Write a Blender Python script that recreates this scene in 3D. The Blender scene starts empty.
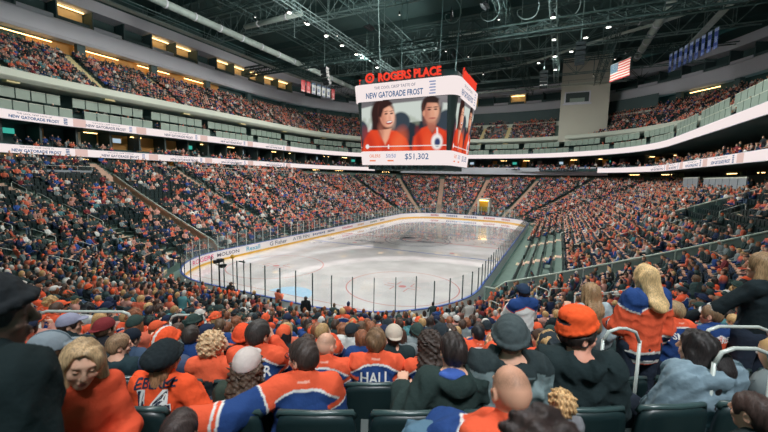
import bpy, bmesh, math, random
import numpy as np
from mathutils import Vector, Matrix, Euler
from mathutils.bvhtree import BVHTree
rnd = random.Random(7)
rng = np.random.default_rng(7)
SC = bpy.context.scene
COL = SC.collection
PI = math.pi

# ------------------------------------------------------------------ basics
def lin(c):
    return tuple(((v / 255) / 12.92 if v / 255 <= .04045 else ((v / 255 + .055) / 1.055) ** 2.4) for v in c)

def hexs(*c):
    return lin(c)

def tag(o, label=None, cat=None, group=None, kind=None):
    if label: o['label'] = label
    if cat: o['category'] = cat
    if group: o['group'] = group
    if kind: o['kind'] = kind
    return o

def empty(name, loc=(0, 0, 0), rz=0.0):
    o = bpy.data.objects.new(name, None)
    o.location = loc
    o.rotation_euler = (0, 0, rz)
    o.empty_display_size = .2
    COL.objects.link(o)
    return o

def link(name, me, parent=None):
    o = bpy.data.objects.new(name, me)
    COL.objects.link(o)
    if parent is not None: o.parent = parent
    return o

def np_mesh(name, V, F, mat=None, col=None, smooth=False):
    """V n x 3, F m x 4 (or m x 3) integer array."""
    V = np.asarray(V, dtype=np.float32); F = np.asarray(F, dtype=np.int32)
    me = bpy.data.meshes.new(name)
    k = F.shape[1]
    me.vertices.add(len(V)); me.vertices.foreach_set('co', V.ravel())
    me.loops.add(F.size); me.loops.foreach_set('vertex_index', F.ravel())
    me.polygons.add(len(F))
    me.polygons.foreach_set('loop_start', np.arange(0, F.size, k, dtype=np.int32))
    me.polygons.foreach_set('loop_total', np.full(len(F), k, dtype=np.int32))
    me.polygons.foreach_set('use_smooth', np.full(len(F), smooth))
    me.update(calc_edges=True)
    if col is not None:
        a = me.color_attributes.new('Col', 'FLOAT_COLOR', 'POINT')
        c = np.ones((len(V), 4), dtype=np.float32); c[:, :3] = col
        a.data.foreach_set('color', c.ravel())
    if mat is not None: me.materials.append(mat)
    return me

class MB:
    """collects shapes that make up ONE part"""
    def __init__(s): s.v = []; s.f = []; s.c = []; s.cur = None
    def add(s, V, F):
        n = len(s.v); s.v += [tuple(p) for p in V]; s.f += [tuple(i + n for i in f) for f in F]
        s.c += [s.cur or (1, 1, 1)] * len(V)
    def box(s, lo, hi, M=None):
        x0, y0, z0 = lo; x1, y1, z1 = hi
        V = [Vector(p) for p in ((x0, y0, z0), (x1, y0, z0), (x1, y1, z0), (x0, y1, z0), (x0, y0, z1), (x1, y0, z1), (x1, y1, z1), (x0, y1, z1))]
        if M is not None: V = [M @ p for p in V]
        s.add(V, [(0, 3, 2, 1), (4, 5, 6, 7), (0, 1, 5, 4), (1, 2, 6, 5), (2, 3, 7, 6), (3, 0, 4, 7)])
        return s
    def tube(s, pts, r, n=8, cap=True):
        pts = [Vector(p) for p in pts]
        R = r if isinstance(r, (list, tuple)) else [r] * len(pts)
        base = len(s.v); V = []
        for i, p in enumerate(pts):
            a = pts[max(i - 1, 0)]; b = pts[min(i + 1, len(pts) - 1)]
            t = (b - a).normalized()
            up = Vector((0, 0, 1)) if abs(t.z) < .95 else Vector((1, 0, 0))
            x = t.cross(up).normalized(); y = x.cross(t).normalized()
            for k in range(n):
                w = 2 * PI * k / n
                V.append(p + (x * math.cos(w) + y * math.sin(w)) * R[i])
        F = []
        for i in range(len(pts) - 1):
            for k in range(n):
                F.append((i * n + k, i * n + (k + 1) % n, (i + 1) * n + (k + 1) % n, (i + 1) * n + k))
        if cap:
            F.append(tuple(range(n - 1, -1, -1))); F.append(tuple((len(pts) - 1) * n + k for k in range(n)))
        s.add(V, F); return s
    def lathe(s, prof, c=(0, 0, 0), n=16, M=None):
        V = []; F = []
        for r, z in prof:
            for k in range(n):
                w = 2 * PI * k / n
                p = Vector((r * math.cos(w), r * math.sin(w), z))
                V.append((M @ p if M is not None else p) + Vector(c))
        for i in range(len(prof) - 1):
            for k in range(n):
                F.append((i * n + k, i * n + (k + 1) % n, (i + 1) * n + (k + 1) % n, (i + 1) * n + k))
        F.append(tuple(range(n - 1, -1, -1))); F.append(tuple((len(prof) - 1) * n + k for k in range(n)))
        s.add(V, F); return s
    def poly(s, pts):
        s.add(pts, [tuple(range(len(pts)))]); return s
    def prism(s, pts, off):
        """extrude a planar polygon by a vector"""
        n = len(pts); off = Vector(off); V = [Vector(p) for p in pts]; W = [p + off for p in V]
        F = [tuple(range(n - 1, -1, -1)), tuple(n + k for k in range(n))]
        F += [(k, (k + 1) % n, n + (k + 1) % n, n + k) for k in range(n)]
        s.add(V + W, F); return s
    def build(s, name, mat, parent=None, smooth=False, bevel=0, colors=False):
        me = bpy.data.meshes.new(name)
        me.from_pydata([tuple(v) for v in s.v], [], s.f)
        if bevel:
            bm = bmesh.new(); bm.from_mesh(me)
            bmesh.ops.bevel(bm, geom=bm.edges[:], offset=bevel, segments=2, affect='EDGES', profile=.5, clamp_overlap=True)
            bm.to_mesh(me); bm.free()
        elif colors:
            a = me.color_attributes.new('Col', 'FLOAT_COLOR', 'POINT')
            c = np.ones((len(s.v), 4), dtype=np.float32); c[:, :3] = np.array(s.c)
            a.data.foreach_set('color', c.ravel())
        bm = bmesh.new(); bm.from_mesh(me); bmesh.ops.recalc_face_normals(bm, faces=bm.faces[:]); bm.to_mesh(me); bm.free()
        me.update()
        if smooth: me.polygons.foreach_set('use_smooth', [True] * len(me.polygons))
        me.materials.append(mat)
        return link(name, me, parent)

# ------------------------------------------------------------------ materials
def nodes(name):
    m = bpy.data.materials.new(name); m.use_nodes = True
    nt = m.node_tree; nt.nodes.clear()
    out = nt.nodes.new('ShaderNodeOutputMaterial')
    return m, nt, out

def pbr(name, col, rough=.6, metal=0.0, noise=0.0, nscale=8.0, bump=0.0, bscale=40.0, spec=.4):
    m, nt, out = nodes(name)
    b = nt.nodes.new('ShaderNodeBsdfPrincipled')
    b.inputs['Base Color'].default_value = (*col, 1); b.inputs['Roughness'].default_value = rough
    b.inputs['Metallic'].default_value = metal; b.inputs['Specular IOR Level'].default_value = spec
    if noise or bump:
        tc = nt.nodes.new('ShaderNodeTexCoord')
    if noise:
        n = nt.nodes.new('ShaderNodeTexNoise'); n.inputs['Scale'].default_value = nscale; n.inputs['Detail'].default_value = 5
        nt.links.new(tc.outputs['Object'], n.inputs['Vector'])
        r = nt.nodes.new('ShaderNodeMapRange'); r.inputs[3].default_value = 1 - noise; r.inputs[4].default_value = 1 + noise
        nt.links.new(n.outputs['Fac'], r.inputs[0])
        mx = nt.nodes.new('ShaderNodeVectorMath'); mx.operation = 'SCALE'; mx.inputs[0].default_value = col
        nt.links.new(r.outputs[0], mx.inputs['Scale']); nt.links.new(mx.outputs[0], b.inputs['Base Color'])
    if bump:
        n2 = nt.nodes.new('ShaderNodeTexNoise'); n2.inputs['Scale'].default_value = bscale
        nt.links.new(tc.outputs['Object'], n2.inputs['Vector'])
        bp = nt.nodes.new('ShaderNodeBump'); bp.inputs['Strength'].default_value = bump; bp.inputs['Distance'].default_value = .01
        nt.links.new(n2.outputs['Fac'], bp.inputs['Height']); nt.links.new(bp.outputs[0], b.inputs['Normal'])
    nt.links.new(b.outputs[0], out.inputs[0])
    return m

def emis(name, col, s=1.0):
    m, nt, out = nodes(name)
    e = nt.nodes.new('ShaderNodeEmission'); e.inputs[0].default_value = (*col, 1); e.inputs[1].default_value = s
    nt.links.new(e.outputs[0], out.inputs[0]); return m

def emis_vc(name, s=1.0):
    m, nt, out = nodes(name)
    e = nt.nodes.new('ShaderNodeEmission'); e.inputs[1].default_value = s
    a = nt.nodes.new('ShaderNodeAttribute'); a.attribute_name = 'Col'
    nt.links.new(a.outputs['Color'], e.inputs[0]); nt.links.new(e.outputs[0], out.inputs[0]); return m

def vc_mat(name, rough=.8, weave=0.0, wscale=300., sheen=.0, streak=0.0, objcol=True, spec=.3):
    """colour comes from the thing's own colour attribute times its object colour"""
    m, nt, out = nodes(name)
    b = nt.nodes.new('ShaderNodeBsdfPrincipled'); b.inputs['Roughness'].default_value = rough
    b.inputs['Specular IOR Level'].default_value = spec
    a = nt.nodes.new('ShaderNodeAttribute'); a.attribute_name = 'Col'
    src = a.outputs['Color']
    if objcol:
        oi = nt.nodes.new('ShaderNodeObjectInfo')
        mu = nt.nodes.new('ShaderNodeMix'); mu.data_type = 'RGBA'; mu.blend_type = 'MULTIPLY'; mu.inputs[0].default_value = 1
        nt.links.new(src, mu.inputs[6]); nt.links.new(oi.outputs['Color'], mu.inputs[7]); src = mu.outputs[2]
    tc = nt.nodes.new('ShaderNodeTexCoord')
    if streak:
        mp = nt.nodes.new('ShaderNodeMapping'); mp.inputs['Scale'].default_value = (1, 1, .12)
        n = nt.nodes.new('ShaderNodeTexNoise'); n.inputs['Scale'].default_value = 160; n.inputs['Detail'].default_value = 3
        nt.links.new(tc.outputs['Object'], mp.inputs[0]); nt.links.new(mp.outputs[0], n.inputs['Vector'])
        r = nt.nodes.new('ShaderNodeMapRange'); r.inputs[1].default_value = .3; r.inputs[2].default_value = .7
        r.inputs[3].default_value = 1 - streak; r.inputs[4].default_value = 1 + streak
        nt.links.new(n.outputs['Fac'], r.inputs[0])
        sc = nt.nodes.new('ShaderNodeVectorMath'); sc.operation = 'SCALE'
        nt.links.new(src, sc.inputs[0]); nt.links.new(r.outputs[0], sc.inputs['Scale']); src = sc.outputs[0]
        bp = nt.nodes.new('ShaderNodeBump'); bp.inputs['Strength'].default_value = .6; bp.inputs['Distance'].default_value = .004
        nt.links.new(n.outputs['Fac'], bp.inputs['Height']); nt.links.new(bp.outputs[0], b.inputs['Normal'])
    if weave:
        n = nt.nodes.new('ShaderNodeTexNoise'); n.inputs['Scale'].default_value = 14; n.inputs['Detail'].default_value = 4
        nt.links.new(tc.outputs['Object'], n.inputs['Vector'])
        bp = nt.nodes.new('ShaderNodeBump'); bp.inputs['Strength'].default_value = weave; bp.inputs['Distance'].default_value = .02
        nt.links.new(n.outputs['Fac'], bp.inputs['Height']); nt.links.new(bp.outputs[0], b.inputs['Normal'])
    nt.links.new(src, b.inputs['Base Color'])
    nt.links.new(b.outputs[0], out.inputs[0]); return m

def glass_mat(name, tint=(.93, .97, .97), refl=.06):
    m, nt, out = nodes(name)
    t = nt.nodes.new('ShaderNodeBsdfTransparent'); t.inputs[0].default_value = (*tint, 1)
    g = nt.nodes.new('ShaderNodeBsdfGlossy'); g.inputs['Roughness'].default_value = .02; g.inputs[0].default_value = (.9, 1, 1, 1)
    mx = nt.nodes.new('ShaderNodeMixShader'); mx.inputs[0].default_value = refl
    nt.links.new(t.outputs[0], mx.inputs[1]); nt.links.new(g.outputs[0], mx.inputs[2]); nt.links.new(mx.outputs[0], out.inputs[0])
    return m

M = {}
M['cloth'] = vc_mat('cloth', .9, weave=.6, spec=.2)
M['skin'] = vc_mat('skin', .55, spec=.35)
M['hair'] = vc_mat('hair', .5, streak=.45, spec=.35)
M['knit'] = vc_mat('knit', .95, weave=.5)
M['crowd'] = vc_mat('crowd_cloth', .9, objcol=False)
M['eye'] = pbr('eye_white', hexs(225, 220, 215), .2)
M['iris'] = pbr('eye_iris', hexs(50, 40, 35), .2)
M['letter'] = pbr('letter_white', hexs(232, 230, 226), .7)
M['letter_navy'] = pbr('letter_navy', hexs(24, 36, 60), .7)
M['concrete'] = pbr('tread_concrete', hexs(96, 116, 108), .85, noise=.2, nscale=1.2)
M['aisle'] = pbr('aisle_step', hexs(192, 160, 144), .8, noise=.12, nscale=2)
M['nosing'] = pbr('aisle_nosing', hexs(214, 200, 150), .6)
M['seat'] = pbr('seat_plastic', hexs(26, 44, 46), .38, noise=.1, nscale=4, spec=.6)
M['seat_rim'] = pbr('seat_rim', hexs(58, 78, 78), .3, spec=.7)
M['seat_metal'] = pbr('seat_bracket', hexs(80, 96, 98), .4, .6)
M['rail'] = pbr('rail_metal', hexs(196, 202, 196), .35, .1)
M['raildark'] = pbr('rail_dark', hexs(60, 74, 76), .4, .5)
M['fascia'] = pbr('fascia_grey', hexs(196, 200, 210), .6, noise=.06, nscale=.4)
M['fascia_dk'] = pbr('fascia_dark', hexs(78, 98, 100), .7, noise=.1, nscale=.4)
M['parapet'] = pbr('parapet_green_grey', hexs(198, 206, 194), .6)
M['darkwall'] = pbr('dark_wall', hexs(64, 88, 88), .85, noise=.1, nscale=.6)
M['panel'] = pbr('box_panel', hexs(134, 152, 142), .45, noise=.1, nscale=.8)
M['lamplit_tint'] = pbr('lamplit_wall_tint', hexs(205, 150, 84), .7, noise=.25, nscale=.5)  # amber base colour stands for warm lamplight on the back walls
M['roof'] = pbr('roof_deck', hexs(54, 80, 80), .9, noise=.25, nscale=.25)
M['steel'] = pbr('roof_steel', hexs(104, 128, 128), .6, .0, noise=.15, nscale=1)
M['steel_dk'] = pbr('roof_steel_dark', hexs(54, 78, 78), .7, .0)
M['duct'] = pbr('duct_grey', hexs(150, 166, 162), .6, noise=.35, nscale=1.2)
M['tower'] = pbr('tower_plaster', hexs(190, 190, 178), .8, noise=.05, nscale=.3)
M['black'] = pbr('black_plastic', hexs(26, 34, 38), .5)
M['board'] = pbr('board_white', hexs(236, 228, 228), .35, noise=.03, nscale=3)
M['kick'] = pbr('kick_yellow', hexs(222, 170, 60), .4)
M['cap_blue'] = pbr('cap_blue', hexs(66, 92, 160), .4)
M['cap_red'] = pbr('cap_red', hexs(190, 60, 60), .4)
M['glass'] = glass_mat('rink_glass', (.84, .90, .91), .08); M['glass_clear'] = glass_mat('rink_glass_clear', (.97, .985, .985), .02)
M['railglass'] = glass_mat('rail_glass', (.8, .86, .84), .0)
_nt = M['railglass'].node_tree; _d = _nt.nodes.new('ShaderNodeBsdfDiffuse'); _d.inputs[0].default_value = (*hexs(172, 182, 176), 1)
_mx = next(n for n in _nt.nodes if n.type == 'MIX_SHADER'); _nt.links.new(_d.outputs[0], _mx.inputs[2]); _mx.inputs[0].default_value = .42
M['lamp_on'] = emis('lamp_lens', (1, .97, .88), 6)
M['lamp_dim'] = emis('lamp_lens_dim', (1, .97, .9), 2.0)
M['warm_on'] = emis('warm_strip', lin((255, 196, 110)), 1.4)
M['ribbon'] = emis('ribbon_led', lin((246, 232, 230)), 1.0)
M['led_blue'] = emis('led_blue', lin((28, 104, 160)), .7)
M['led_navy'] = emis('led_navy', lin((36, 76, 110)), .7)
M['led_grey'] = emis('led_grey', lin((120, 125, 150)), .7)
M['led_pale'] = emis('led_pale', lin((150, 165, 205)), .8)
M['led_orange'] = emis('led_orange', lin((245, 130, 80)), .9)
M['sign_red'] = emis('sign_red', lin((240, 70, 52)), 1.0)
M['screen'] = emis_vc('screen_led', .95)
M['white'] = pbr('cloth_white', hexs(225, 225, 222), .8)
M['flat'] = vc_mat('printed_cloth', .85, objcol=False)
M['ad'] = vc_mat('printed_board', .4, objcol=False)

# ------------------------------------------------------------------ text
def text_mesh(s, size, align='CENTER', extrude=0.0, bold=0.0):
    cu = bpy.data.curves.new('letters', 'FONT'); cu.body = s; cu.size = size; cu.align_x = align; cu.align_y = 'CENTER'
    cu.extrude = extrude; cu.offset = bold; cu.resolution_u = 2
    o = bpy.data.objects.new('letters_tmp', cu); COL.objects.link(o)
    bpy.context.view_layer.update()
    me = bpy.data.meshes.new_from_object(o.evaluated_get(bpy.context.evaluated_depsgraph_get()))
    bpy.data.objects.remove(o); bpy.data.curves.remove(cu)
    return me

def text_fit(s, width, height, extrude=0.0, bold=0.0):
    """letters scaled to a width and a height, centred on the origin, in the XY plane"""
    me = text_mesh(s, 1.0, extrude=extrude, bold=bold)
    n = len(me.vertices); co = np.empty(n * 3, dtype=np.float32); me.vertices.foreach_get('co', co); co = co.reshape(n, 3)
    lo, hi = co.min(0), co.max(0); c = (lo + hi) / 2; sz = np.maximum(hi - lo, 1e-6)
    co[:, 0] = (co[:, 0] - c[0]) * width / sz[0]; co[:, 1] = (co[:, 1] - c[1]) * height / sz[1]; co[:, 2] -= c[2]
    return me, co

def set_co(me, co):
    me.vertices.foreach_set('co', np.asarray(co, dtype=np.float32).ravel()); me.update()

# ------------------------------------------------------------------ the bowl's plan
HX, LY, RC = 12.955, 60.96, 8.53
def ring_plan(step=.8, cstep=4.0):
    """clockwise seen from above from the near end: list of (base x, base y, nx, ny)"""
    out = []
    def arc(cx, cy, a0, a1):
        n = max(2, int(abs(a1 - a0) / cstep))
        for i in range(n):
            a = math.radians(a0 + (a1 - a0) * i / n); c, s = math.cos(a), math.sin(a)
            out.append((cx + RC * c, cy + RC * s, c, s))
    def line(x0, y0, x1, y1, nx, ny):
        n = max(1, int(math.hypot(x1 - x0, y1 - y0) / step))
        for i in range(n):
            t = i / n; out.append((x0 + (x1 - x0) * t, y0 + (y1 - y0) * t, nx, ny))
    cx = HX - RC
    line(cx, 0, -cx, 0, 0, -1)
    arc(-cx, RC, 270, 180)
    line(-HX, RC, -HX, LY - RC, -1, 0)
    arc(-cx, LY - RC, 180, 90)
    line(-cx, LY, cx, LY, 0, 1)
    arc(cx, LY - RC, 90, 0)
    line(HX, LY - RC, HX, RC, 1, 0)
    arc(cx, RC, 0, -90)
    return out

def off_dist(x, y):
    ax = max(abs(y - LY / 2) - (LY / 2 - RC), 0); ay = max(abs(x) - (HX - RC), 0)
    return math.hypot(ax, ay) - RC

def sweep(prof, plan, closed=True, shut=False):
    """profile [(offset, z)] swept along the plan"""
    V = []; F = []; n = len(prof); m = len(plan)
    for bx, by, nx, ny in plan:
        for d, z in prof: V.append((bx + nx * d, by + ny * d, z))
    for i in range(m if closed else m - 1):
        j = (i + 1) % m
        for k in range(n if shut else n - 1):
            l = (k + 1) % n
            F.append((i * n + k, j * n + k, j * n + l, i * n + l))
    return V, F

def sweep_obj(name, prof, plan, mat, closed=True, parent=None, smooth=False, shut=False):
    V, F = sweep(prof, plan, closed, shut)
    me = np_mesh(name, V, F, mat, smooth=smooth)
    bm = bmesh.new(); bm.from_mesh(me); bmesh.ops.recalc_face_normals(bm, faces=bm.faces[:]); bm.to_mesh(me); bm.free()
    return link(name, me, parent)

def zf(d):
    t = d - 1.5
    return .5 + .33 * t + .0022 * t * t if t > 0 else 0.0
NROW = 29
def d_seat(k): return 1.81 + .84 * k
WORLD = .31
# ------------------------------------------------------------------ camera
F_PX = 357.16
YAW, PITCH, ROLL = .454017, .106423, .0202217
CAM = Vector((17.657, -16.667, 8.746))
def cam_axes():
    cy, sy, cp, sp = math.cos(YAW), math.sin(YAW), math.cos(PITCH), math.sin(PITCH)
    f = Vector((-sy * cp, cy * cp, -sp)); r = Vector((cy, sy, 0)); u = Vector((-sy * sp, cy * sp, cp))
    c, s = math.cos(ROLL), math.sin(ROLL)
    return c * r + s * u, -s * r + c * u, f
CR, CU, CF = cam_axes()
cd = bpy.data.cameras.new('camera'); cam = bpy.data.objects.new('camera', cd); COL.objects.link(cam)
mw = Matrix((( CR.x, CU.x, -CF.x, CAM.x), (CR.y, CU.y, -CF.y, CAM.y), (CR.z, CU.z, -CF.z, CAM.z), (0, 0, 0, 1)))
cam.matrix_world = mw
cd.sensor_width = 36; cd.lens = 36 * F_PX / 768; cd.clip_start = .05; cd.clip_end = 400
cd.dof.use_dof = True; cd.dof.focus_distance = 6; cd.dof.aperture_fstop = 2.2
SC.camera = cam
def seen(p):
    """(pixel x, pixel y, depth) of a point, for choosing which seats are filled with built people"""
    q = Vector(p) - CAM; z = q.dot(CF)
    if z < .2: return None
    return 384 + F_PX * q.dot(CR) / z, 216 - F_PX * q.dot(CU) / z, z

vs = SC.view_settings
vs.view_transform = 'Standard'; vs.look = 'None'; vs.gamma = 1; vs.exposure = 0.0; vs.use_curve_mapping = False
w = bpy.data.worlds.new('world'); SC.world = w; w.use_nodes = True
bg = w.node_tree.nodes['Background']; bg.inputs[0].default_value = (.34, .74, .70, 1); bg.inputs[1].default_value = WORLD

# ------------------------------------------------------------------ ice
PLAN = ring_plan(); PLANF = ring_plan(.4, 3)
m, nt, out = nodes('ice')
b = nt.nodes.new('ShaderNodeBsdfPrincipled')
tc = nt.nodes.new('ShaderNodeTexCoord')
n1 = nt.nodes.new('ShaderNodeTexNoise'); n1.inputs['Scale'].default_value = .35; n1.inputs['Detail'].default_value = 6
nt.links.new(tc.outputs['Object'], n1.inputs['Vector'])
cr = nt.nodes.new('ShaderNodeValToRGB'); cr.color_ramp.elements[0].color = (*hexs(204, 199, 198), 1); cr.color_ramp.elements[1].color = (*hexs(226, 221, 220), 1)
cr.color_ramp.elements[0].position = .35; cr.color_ramp.elements[1].position = .65
nt.links.new(n1.outputs['Fac'], cr.inputs[0]); nt.links.new(cr.outputs[0], b.inputs['Base Color'])
n2 = nt.nodes.new('ShaderNodeTexNoise'); n2.inputs['Scale'].default_value = 1.6; n2.inputs['Detail'].default_value = 6
nt.links.new(tc.outputs['Object'], n2.inputs['Vector'])
mr = nt.nodes.new('ShaderNodeMapRange'); mr.inputs[3].default_value = .12; mr.inputs[4].default_value = .25
nt.links.new(n2.outputs['Fac'], mr.inputs[0]); nt.links.new(mr.outputs[0], b.inputs['Roughness'])
b.inputs['Specular IOR Level'].default_value = 1.0; b.inputs['Coat Weight'].default_value = 1.0; b.inputs['Coat Roughness'].default_value = .04; b.inputs['Coat IOR'].default_value = 1.9
nt.links.new(b.outputs[0], out.inputs[0]); M['ice'] = m
mb = MB(); mb.poly([(bx, by, 0) for bx, by, nx, ny in PLANF]); ice = mb.build('floor', M['ice']); tag(ice, 'white glossy hockey ice with painted lines and circles', 'ice rink', kind='structure')

mk = MB()   # painted lines, one sheet of paint per colour
def ringpaint(mb, cx, cy, r, wd, z, n=64, a0=0, a1=360):
    for i in range(n):
        p = math.radians(a0 + (a1 - a0) * i / n); q = math.radians(a0 + (a1 - a0) * (i + 1) / n)
        mb.poly([(cx + r * math.cos(p), cy + r * math.sin(p), z), (cx + (r + wd) * math.cos(p), cy + (r + wd) * math.sin(p), z),
                 (cx + (r + wd) * math.cos(q), cy + (r + wd) * math.sin(q), z), (cx + r * math.cos(q), cy + r * math.sin(q), z)])
def disc(mb, cx, cy, rx, ry, z, n=40, a0=0, a1=360):
    mb.poly([(cx + rx * math.cos(math.radians(a0 + (a1 - a0) * i / n)), cy + ry * math.sin(math.radians(a0 + (a1 - a0) * i / n)), z) for i in range(n + (0 if a1 - a0 == 360 else 1))])
M['pred'] = pbr('paint_red', hexs(178, 120, 118), .15, noise=.1, nscale=2)
M['pblue'] = pbr('paint_blue', hexs(110, 126, 160), .15, noise=.1, nscale=2)
M['pgrey'] = pbr('paint_grey', hexs(118, 120, 126), .15, noise=.2, nscale=2)
M['pcrease'] = pbr('paint_crease', hexs(160, 190, 212), .15)
Z1 = .004
red = MB()
for cy in (9.45, LY - 9.45):
    for cx in (-6.7, 6.7):
        ringpaint(red, cx, cy, 4.5, .09, Z1); disc(red, cx, cy, .32, .32, Z1)
        for sx in (-1, 1):
            for sy in (-1, 1):
                red.box((cx + sx * .6 - (.9 if sx < 0 else 0), cy + sy * .28 - .04, 0), (cx + sx * .6 + (.9 if sx > 0 else 0), cy + sy * .28 + .04, Z1))
                x0 = cx + sx * .6; red.box((x0 - .04, min(cy + sy * .28, cy + sy * 1.2), 0), (x0 + .04, max(cy + sy * .28, cy + sy * 1.2), Z1))
for cy in (24.4, LY - 24.4):
    for cx in (-6.7, 6.7): disc(red, cx, cy, .32, .32, Z1)
for y in (3.35, LY - 3.35): red.box((-11.4, y - .03, 0), (11.4, y + .03, Z1))
red.box((-HX + .05, LY / 2 - .15, 0), (HX - .05, LY / 2 + .15, Z1 - .001))
tag(red.build('trim_1', M['pred']), 'faded red lines, face-off circles and dots painted on the ice', 'ice marking', kind='structure')
blue = MB()
for y in (22.86, LY - 22.86): blue.box((-HX + .05, y - .15, 0), (HX - .05, y + .15, Z1 - .001))
tag(blue.build('trim_2', M['pblue']), 'two pale blue lines painted across the ice', 'ice marking', kind='structure')
cre = MB()
disc(cre, 0, 3.4, 1.83, 1.83, Z1, a0=0, a1=180); disc(cre, 0, LY - 3.4, 1.83, 1.83, Z1, a0=180, a1=360)
tag(cre.build('trim_3', M['pcrease']), 'pale blue goal creases painted at both ends of the ice', 'ice marking', kind='structure')
gr = MB()
ringpaint(gr, 0, LY / 2, 4.45, .22, Z1 + .002); ringpaint(gr, 0, LY / 2, 3.85, .14, Z1 + .002)
ringpaint(gr, -.6, LY / 2 + .4, 1.7, .5, Z1 + .002, a0=20, a1=330); disc(gr, 1.5, LY / 2 - .5, 1.3, .8, Z1 + .002); disc(gr, -2.0, LY / 2 + 1.2, 1.2, 1.0, Z1 + .002)
tag(gr.build('trim_4', M['pgrey']), 'grey round emblem of rings and a drop at centre ice', 'ice marking', kind='structure')
ads = MB()   # the unreadable sponsor marks in the neutral zone
for cx, cy, n, w_ in ((-7.2, 26.0, 9, .5), (-4.8, 40.5, 1, 1.4), (-8.8, 38.6, 1, 1.3), (1.5, 43.5, 10, .55), (7.2, 37.0, 1, 1.4), (-9.0, 33.5, 1, 1.2)):
    for i in range(n): disc(ads, cx + i * w_ * .95, cy + (.1 if i % 2 else -.1), w_ * .42, .55, Z1 + .001, 14)
tag(ads.build('trim_5', M['pgrey']), 'small grey sponsor marks painted across the middle of the ice', 'ice marking', kind='structure')

# ------------------------------------------------------------------ boards, one thing per side
def plan_range(test, step=.4, cstep=3):
    """contiguous stretch of the plan whose base points pass the test"""
    P = ring_plan(step, cstep); n = len(P)
    ok = [test(p) for p in P]
    s = next(i for i in range(n) if ok[i] and not ok[i - 1])
    out = []; i = s
    while ok[i % n] and len(out) < n: out.append(P[i % n]); i += 1
    out.append(P[i % n]); return out
def ang(p): return math.degrees(math.atan2(p[3], p[2]))
sides = {
    'near': (lambda p: ang(p) < -44.9 and ang(p) > -135, 'near-end rink boards with blue cap rail and tall glass', 2.0),
    'left': (lambda p: abs(ang(p)) >= 135 , 'left-hand rink boards carrying sponsor advertisements under clear glass', 1.6),
    'far': (lambda p: 45 <= ang(p) < 135, 'far-end rink boards with yellow kick plate below the distant stand', 2.0),
    'right': (lambda p: abs(ang(p)) < 45, 'right-hand rink boards running beside the empty rows of seats', 1.6),
}
BOARD = {}
def along(plan):
    """arc-length sampler along the board line"""
    P = [Vector((p[0], p[1], 0)) for p in plan]; L_ = [0]
    for a, b_ in zip(P[:-1], P[1:]): L_.append(L_[-1] + (b_ - a).length)
    def at(s):
        s = max(0, min(s, L_[-1] - 1e-6))
        i = max(j for j in range(len(L_) - 1) if L_[j] <= s + 1e-9)
        t = (s - L_[i]) / max(L_[i + 1] - L_[i], 1e-9); a, b_ = plan[i], plan[i + 1]
        p = P[i].lerp(P[i + 1], t); nn = Vector((a[2] + (b_[2] - a[2]) * t, a[3] + (b_[3] - a[3]) * t, 0)).normalized()
        return p, nn
    return at, L_[-1]
for nm, (test, lab, gh) in sides.items():
    pl = plan_range(test)
    root = empty('rink_boards', (0, 0, 0)); tag(root, lab, 'rink boards', 'boards and glass around the rink')
    sweep_obj('panel', [(0, .2), (0, 1.04), (.10, 1.04), (.10, .0), (0, 0)], pl, M['board'], False, root)
    sweep_obj('kick_plate', [(.0, 0), (-.012, .0), (-.012, .22), (0, .22)], pl, M['kick'], False, root)
    sweep_obj('cap_rail', [(-.02, 1.04), (-.02, 1.09), (.13, 1.09), (.13, 1.04)], pl, M['cap_blue'] if nm in ('near', 'right') else M['cap_red'] if nm == 'x' else M['cap_blue'], False, root, shut=True)
    at, LL = along(pl); BOARD[nm] = (at, LL, root)
    n = int(LL / 1.22); ds = LL / n
    for i in range(n + (1 if nm in ('near', 'far') else 0)):
        p, nn = at(i * ds); t = Vector((-nn.y, nn.x, 0))
        q = MB(); c = p + nn * .07
        q.box((-.022, -.03, 1.09), (.022, .03, 1.09 + gh), Matrix.Translation(c) @ Matrix.Rotation(math.atan2(t.y, t.x), 4, 'Z'))
        q.build('stanchion', M['raildark'] if nm in ('near', 'right') else M['rail'], root)
    for i in range(n):
        p, nn = at(i * ds + .03); p2, n2 = at((i + 1) * ds - .03)
        if nm == 'right' and i % 1 == 0 and False: continue
        a = p + nn * .065; c = p2 + n2 * .065
        q = MB(); q.prism([(a.x, a.y, 1.09), (c.x, c.y, 1.09), (c.x, c.y, 1.06 + gh), (a.x, a.y, 1.06 + gh)], nn * .012)
        q.build('glass_pane', M['glass_clear' if nm in ('near', 'right') else 'glass'], root)
# advertisements on the boards
def board_ad(nm, s0, wd, text, h, col, bg=None):
    at, LL, root = BOARD[nm]
    if bg is not None:
        q = MB(); q.cur = bg; k = max(2, int(wd / .4))
        for i in range(k):
            a, na = at(s0 - .2 + (wd + .4) * i / k); c, nc = at(s0 - .2 + (wd + .4) * (i + 1) / k)
            a = a - na * .008; c = c - nc * .008
            q.poly([(a.x, a.y, .3), (c.x, c.y, .3), (c.x, c.y, .98), (a.x, a.y, .98)])
        q.build('advert_panel', M['ad'], root, colors=True)
    me, co = text_fit(text, wd, h, bold=.012)
    out_ = np.zeros_like(co)
    for i in range(len(co)):
        p, nn = at(s0 + wd / 2 + co[i, 0]); p = p - nn * .016
        out_[i] = (p.x, p.y, .63 + co[i, 1])
    set_co(me, out_)
    a = me.color_attributes.new('Col', 'FLOAT_COLOR', 'POINT')
    a.data.foreach_set('color', np.tile(np.array([*col, 1], dtype=np.float32), len(co)))
    me.materials.clear(); me.materials.append(M['ad'])
    link('advert_lettering', me, root)
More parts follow.
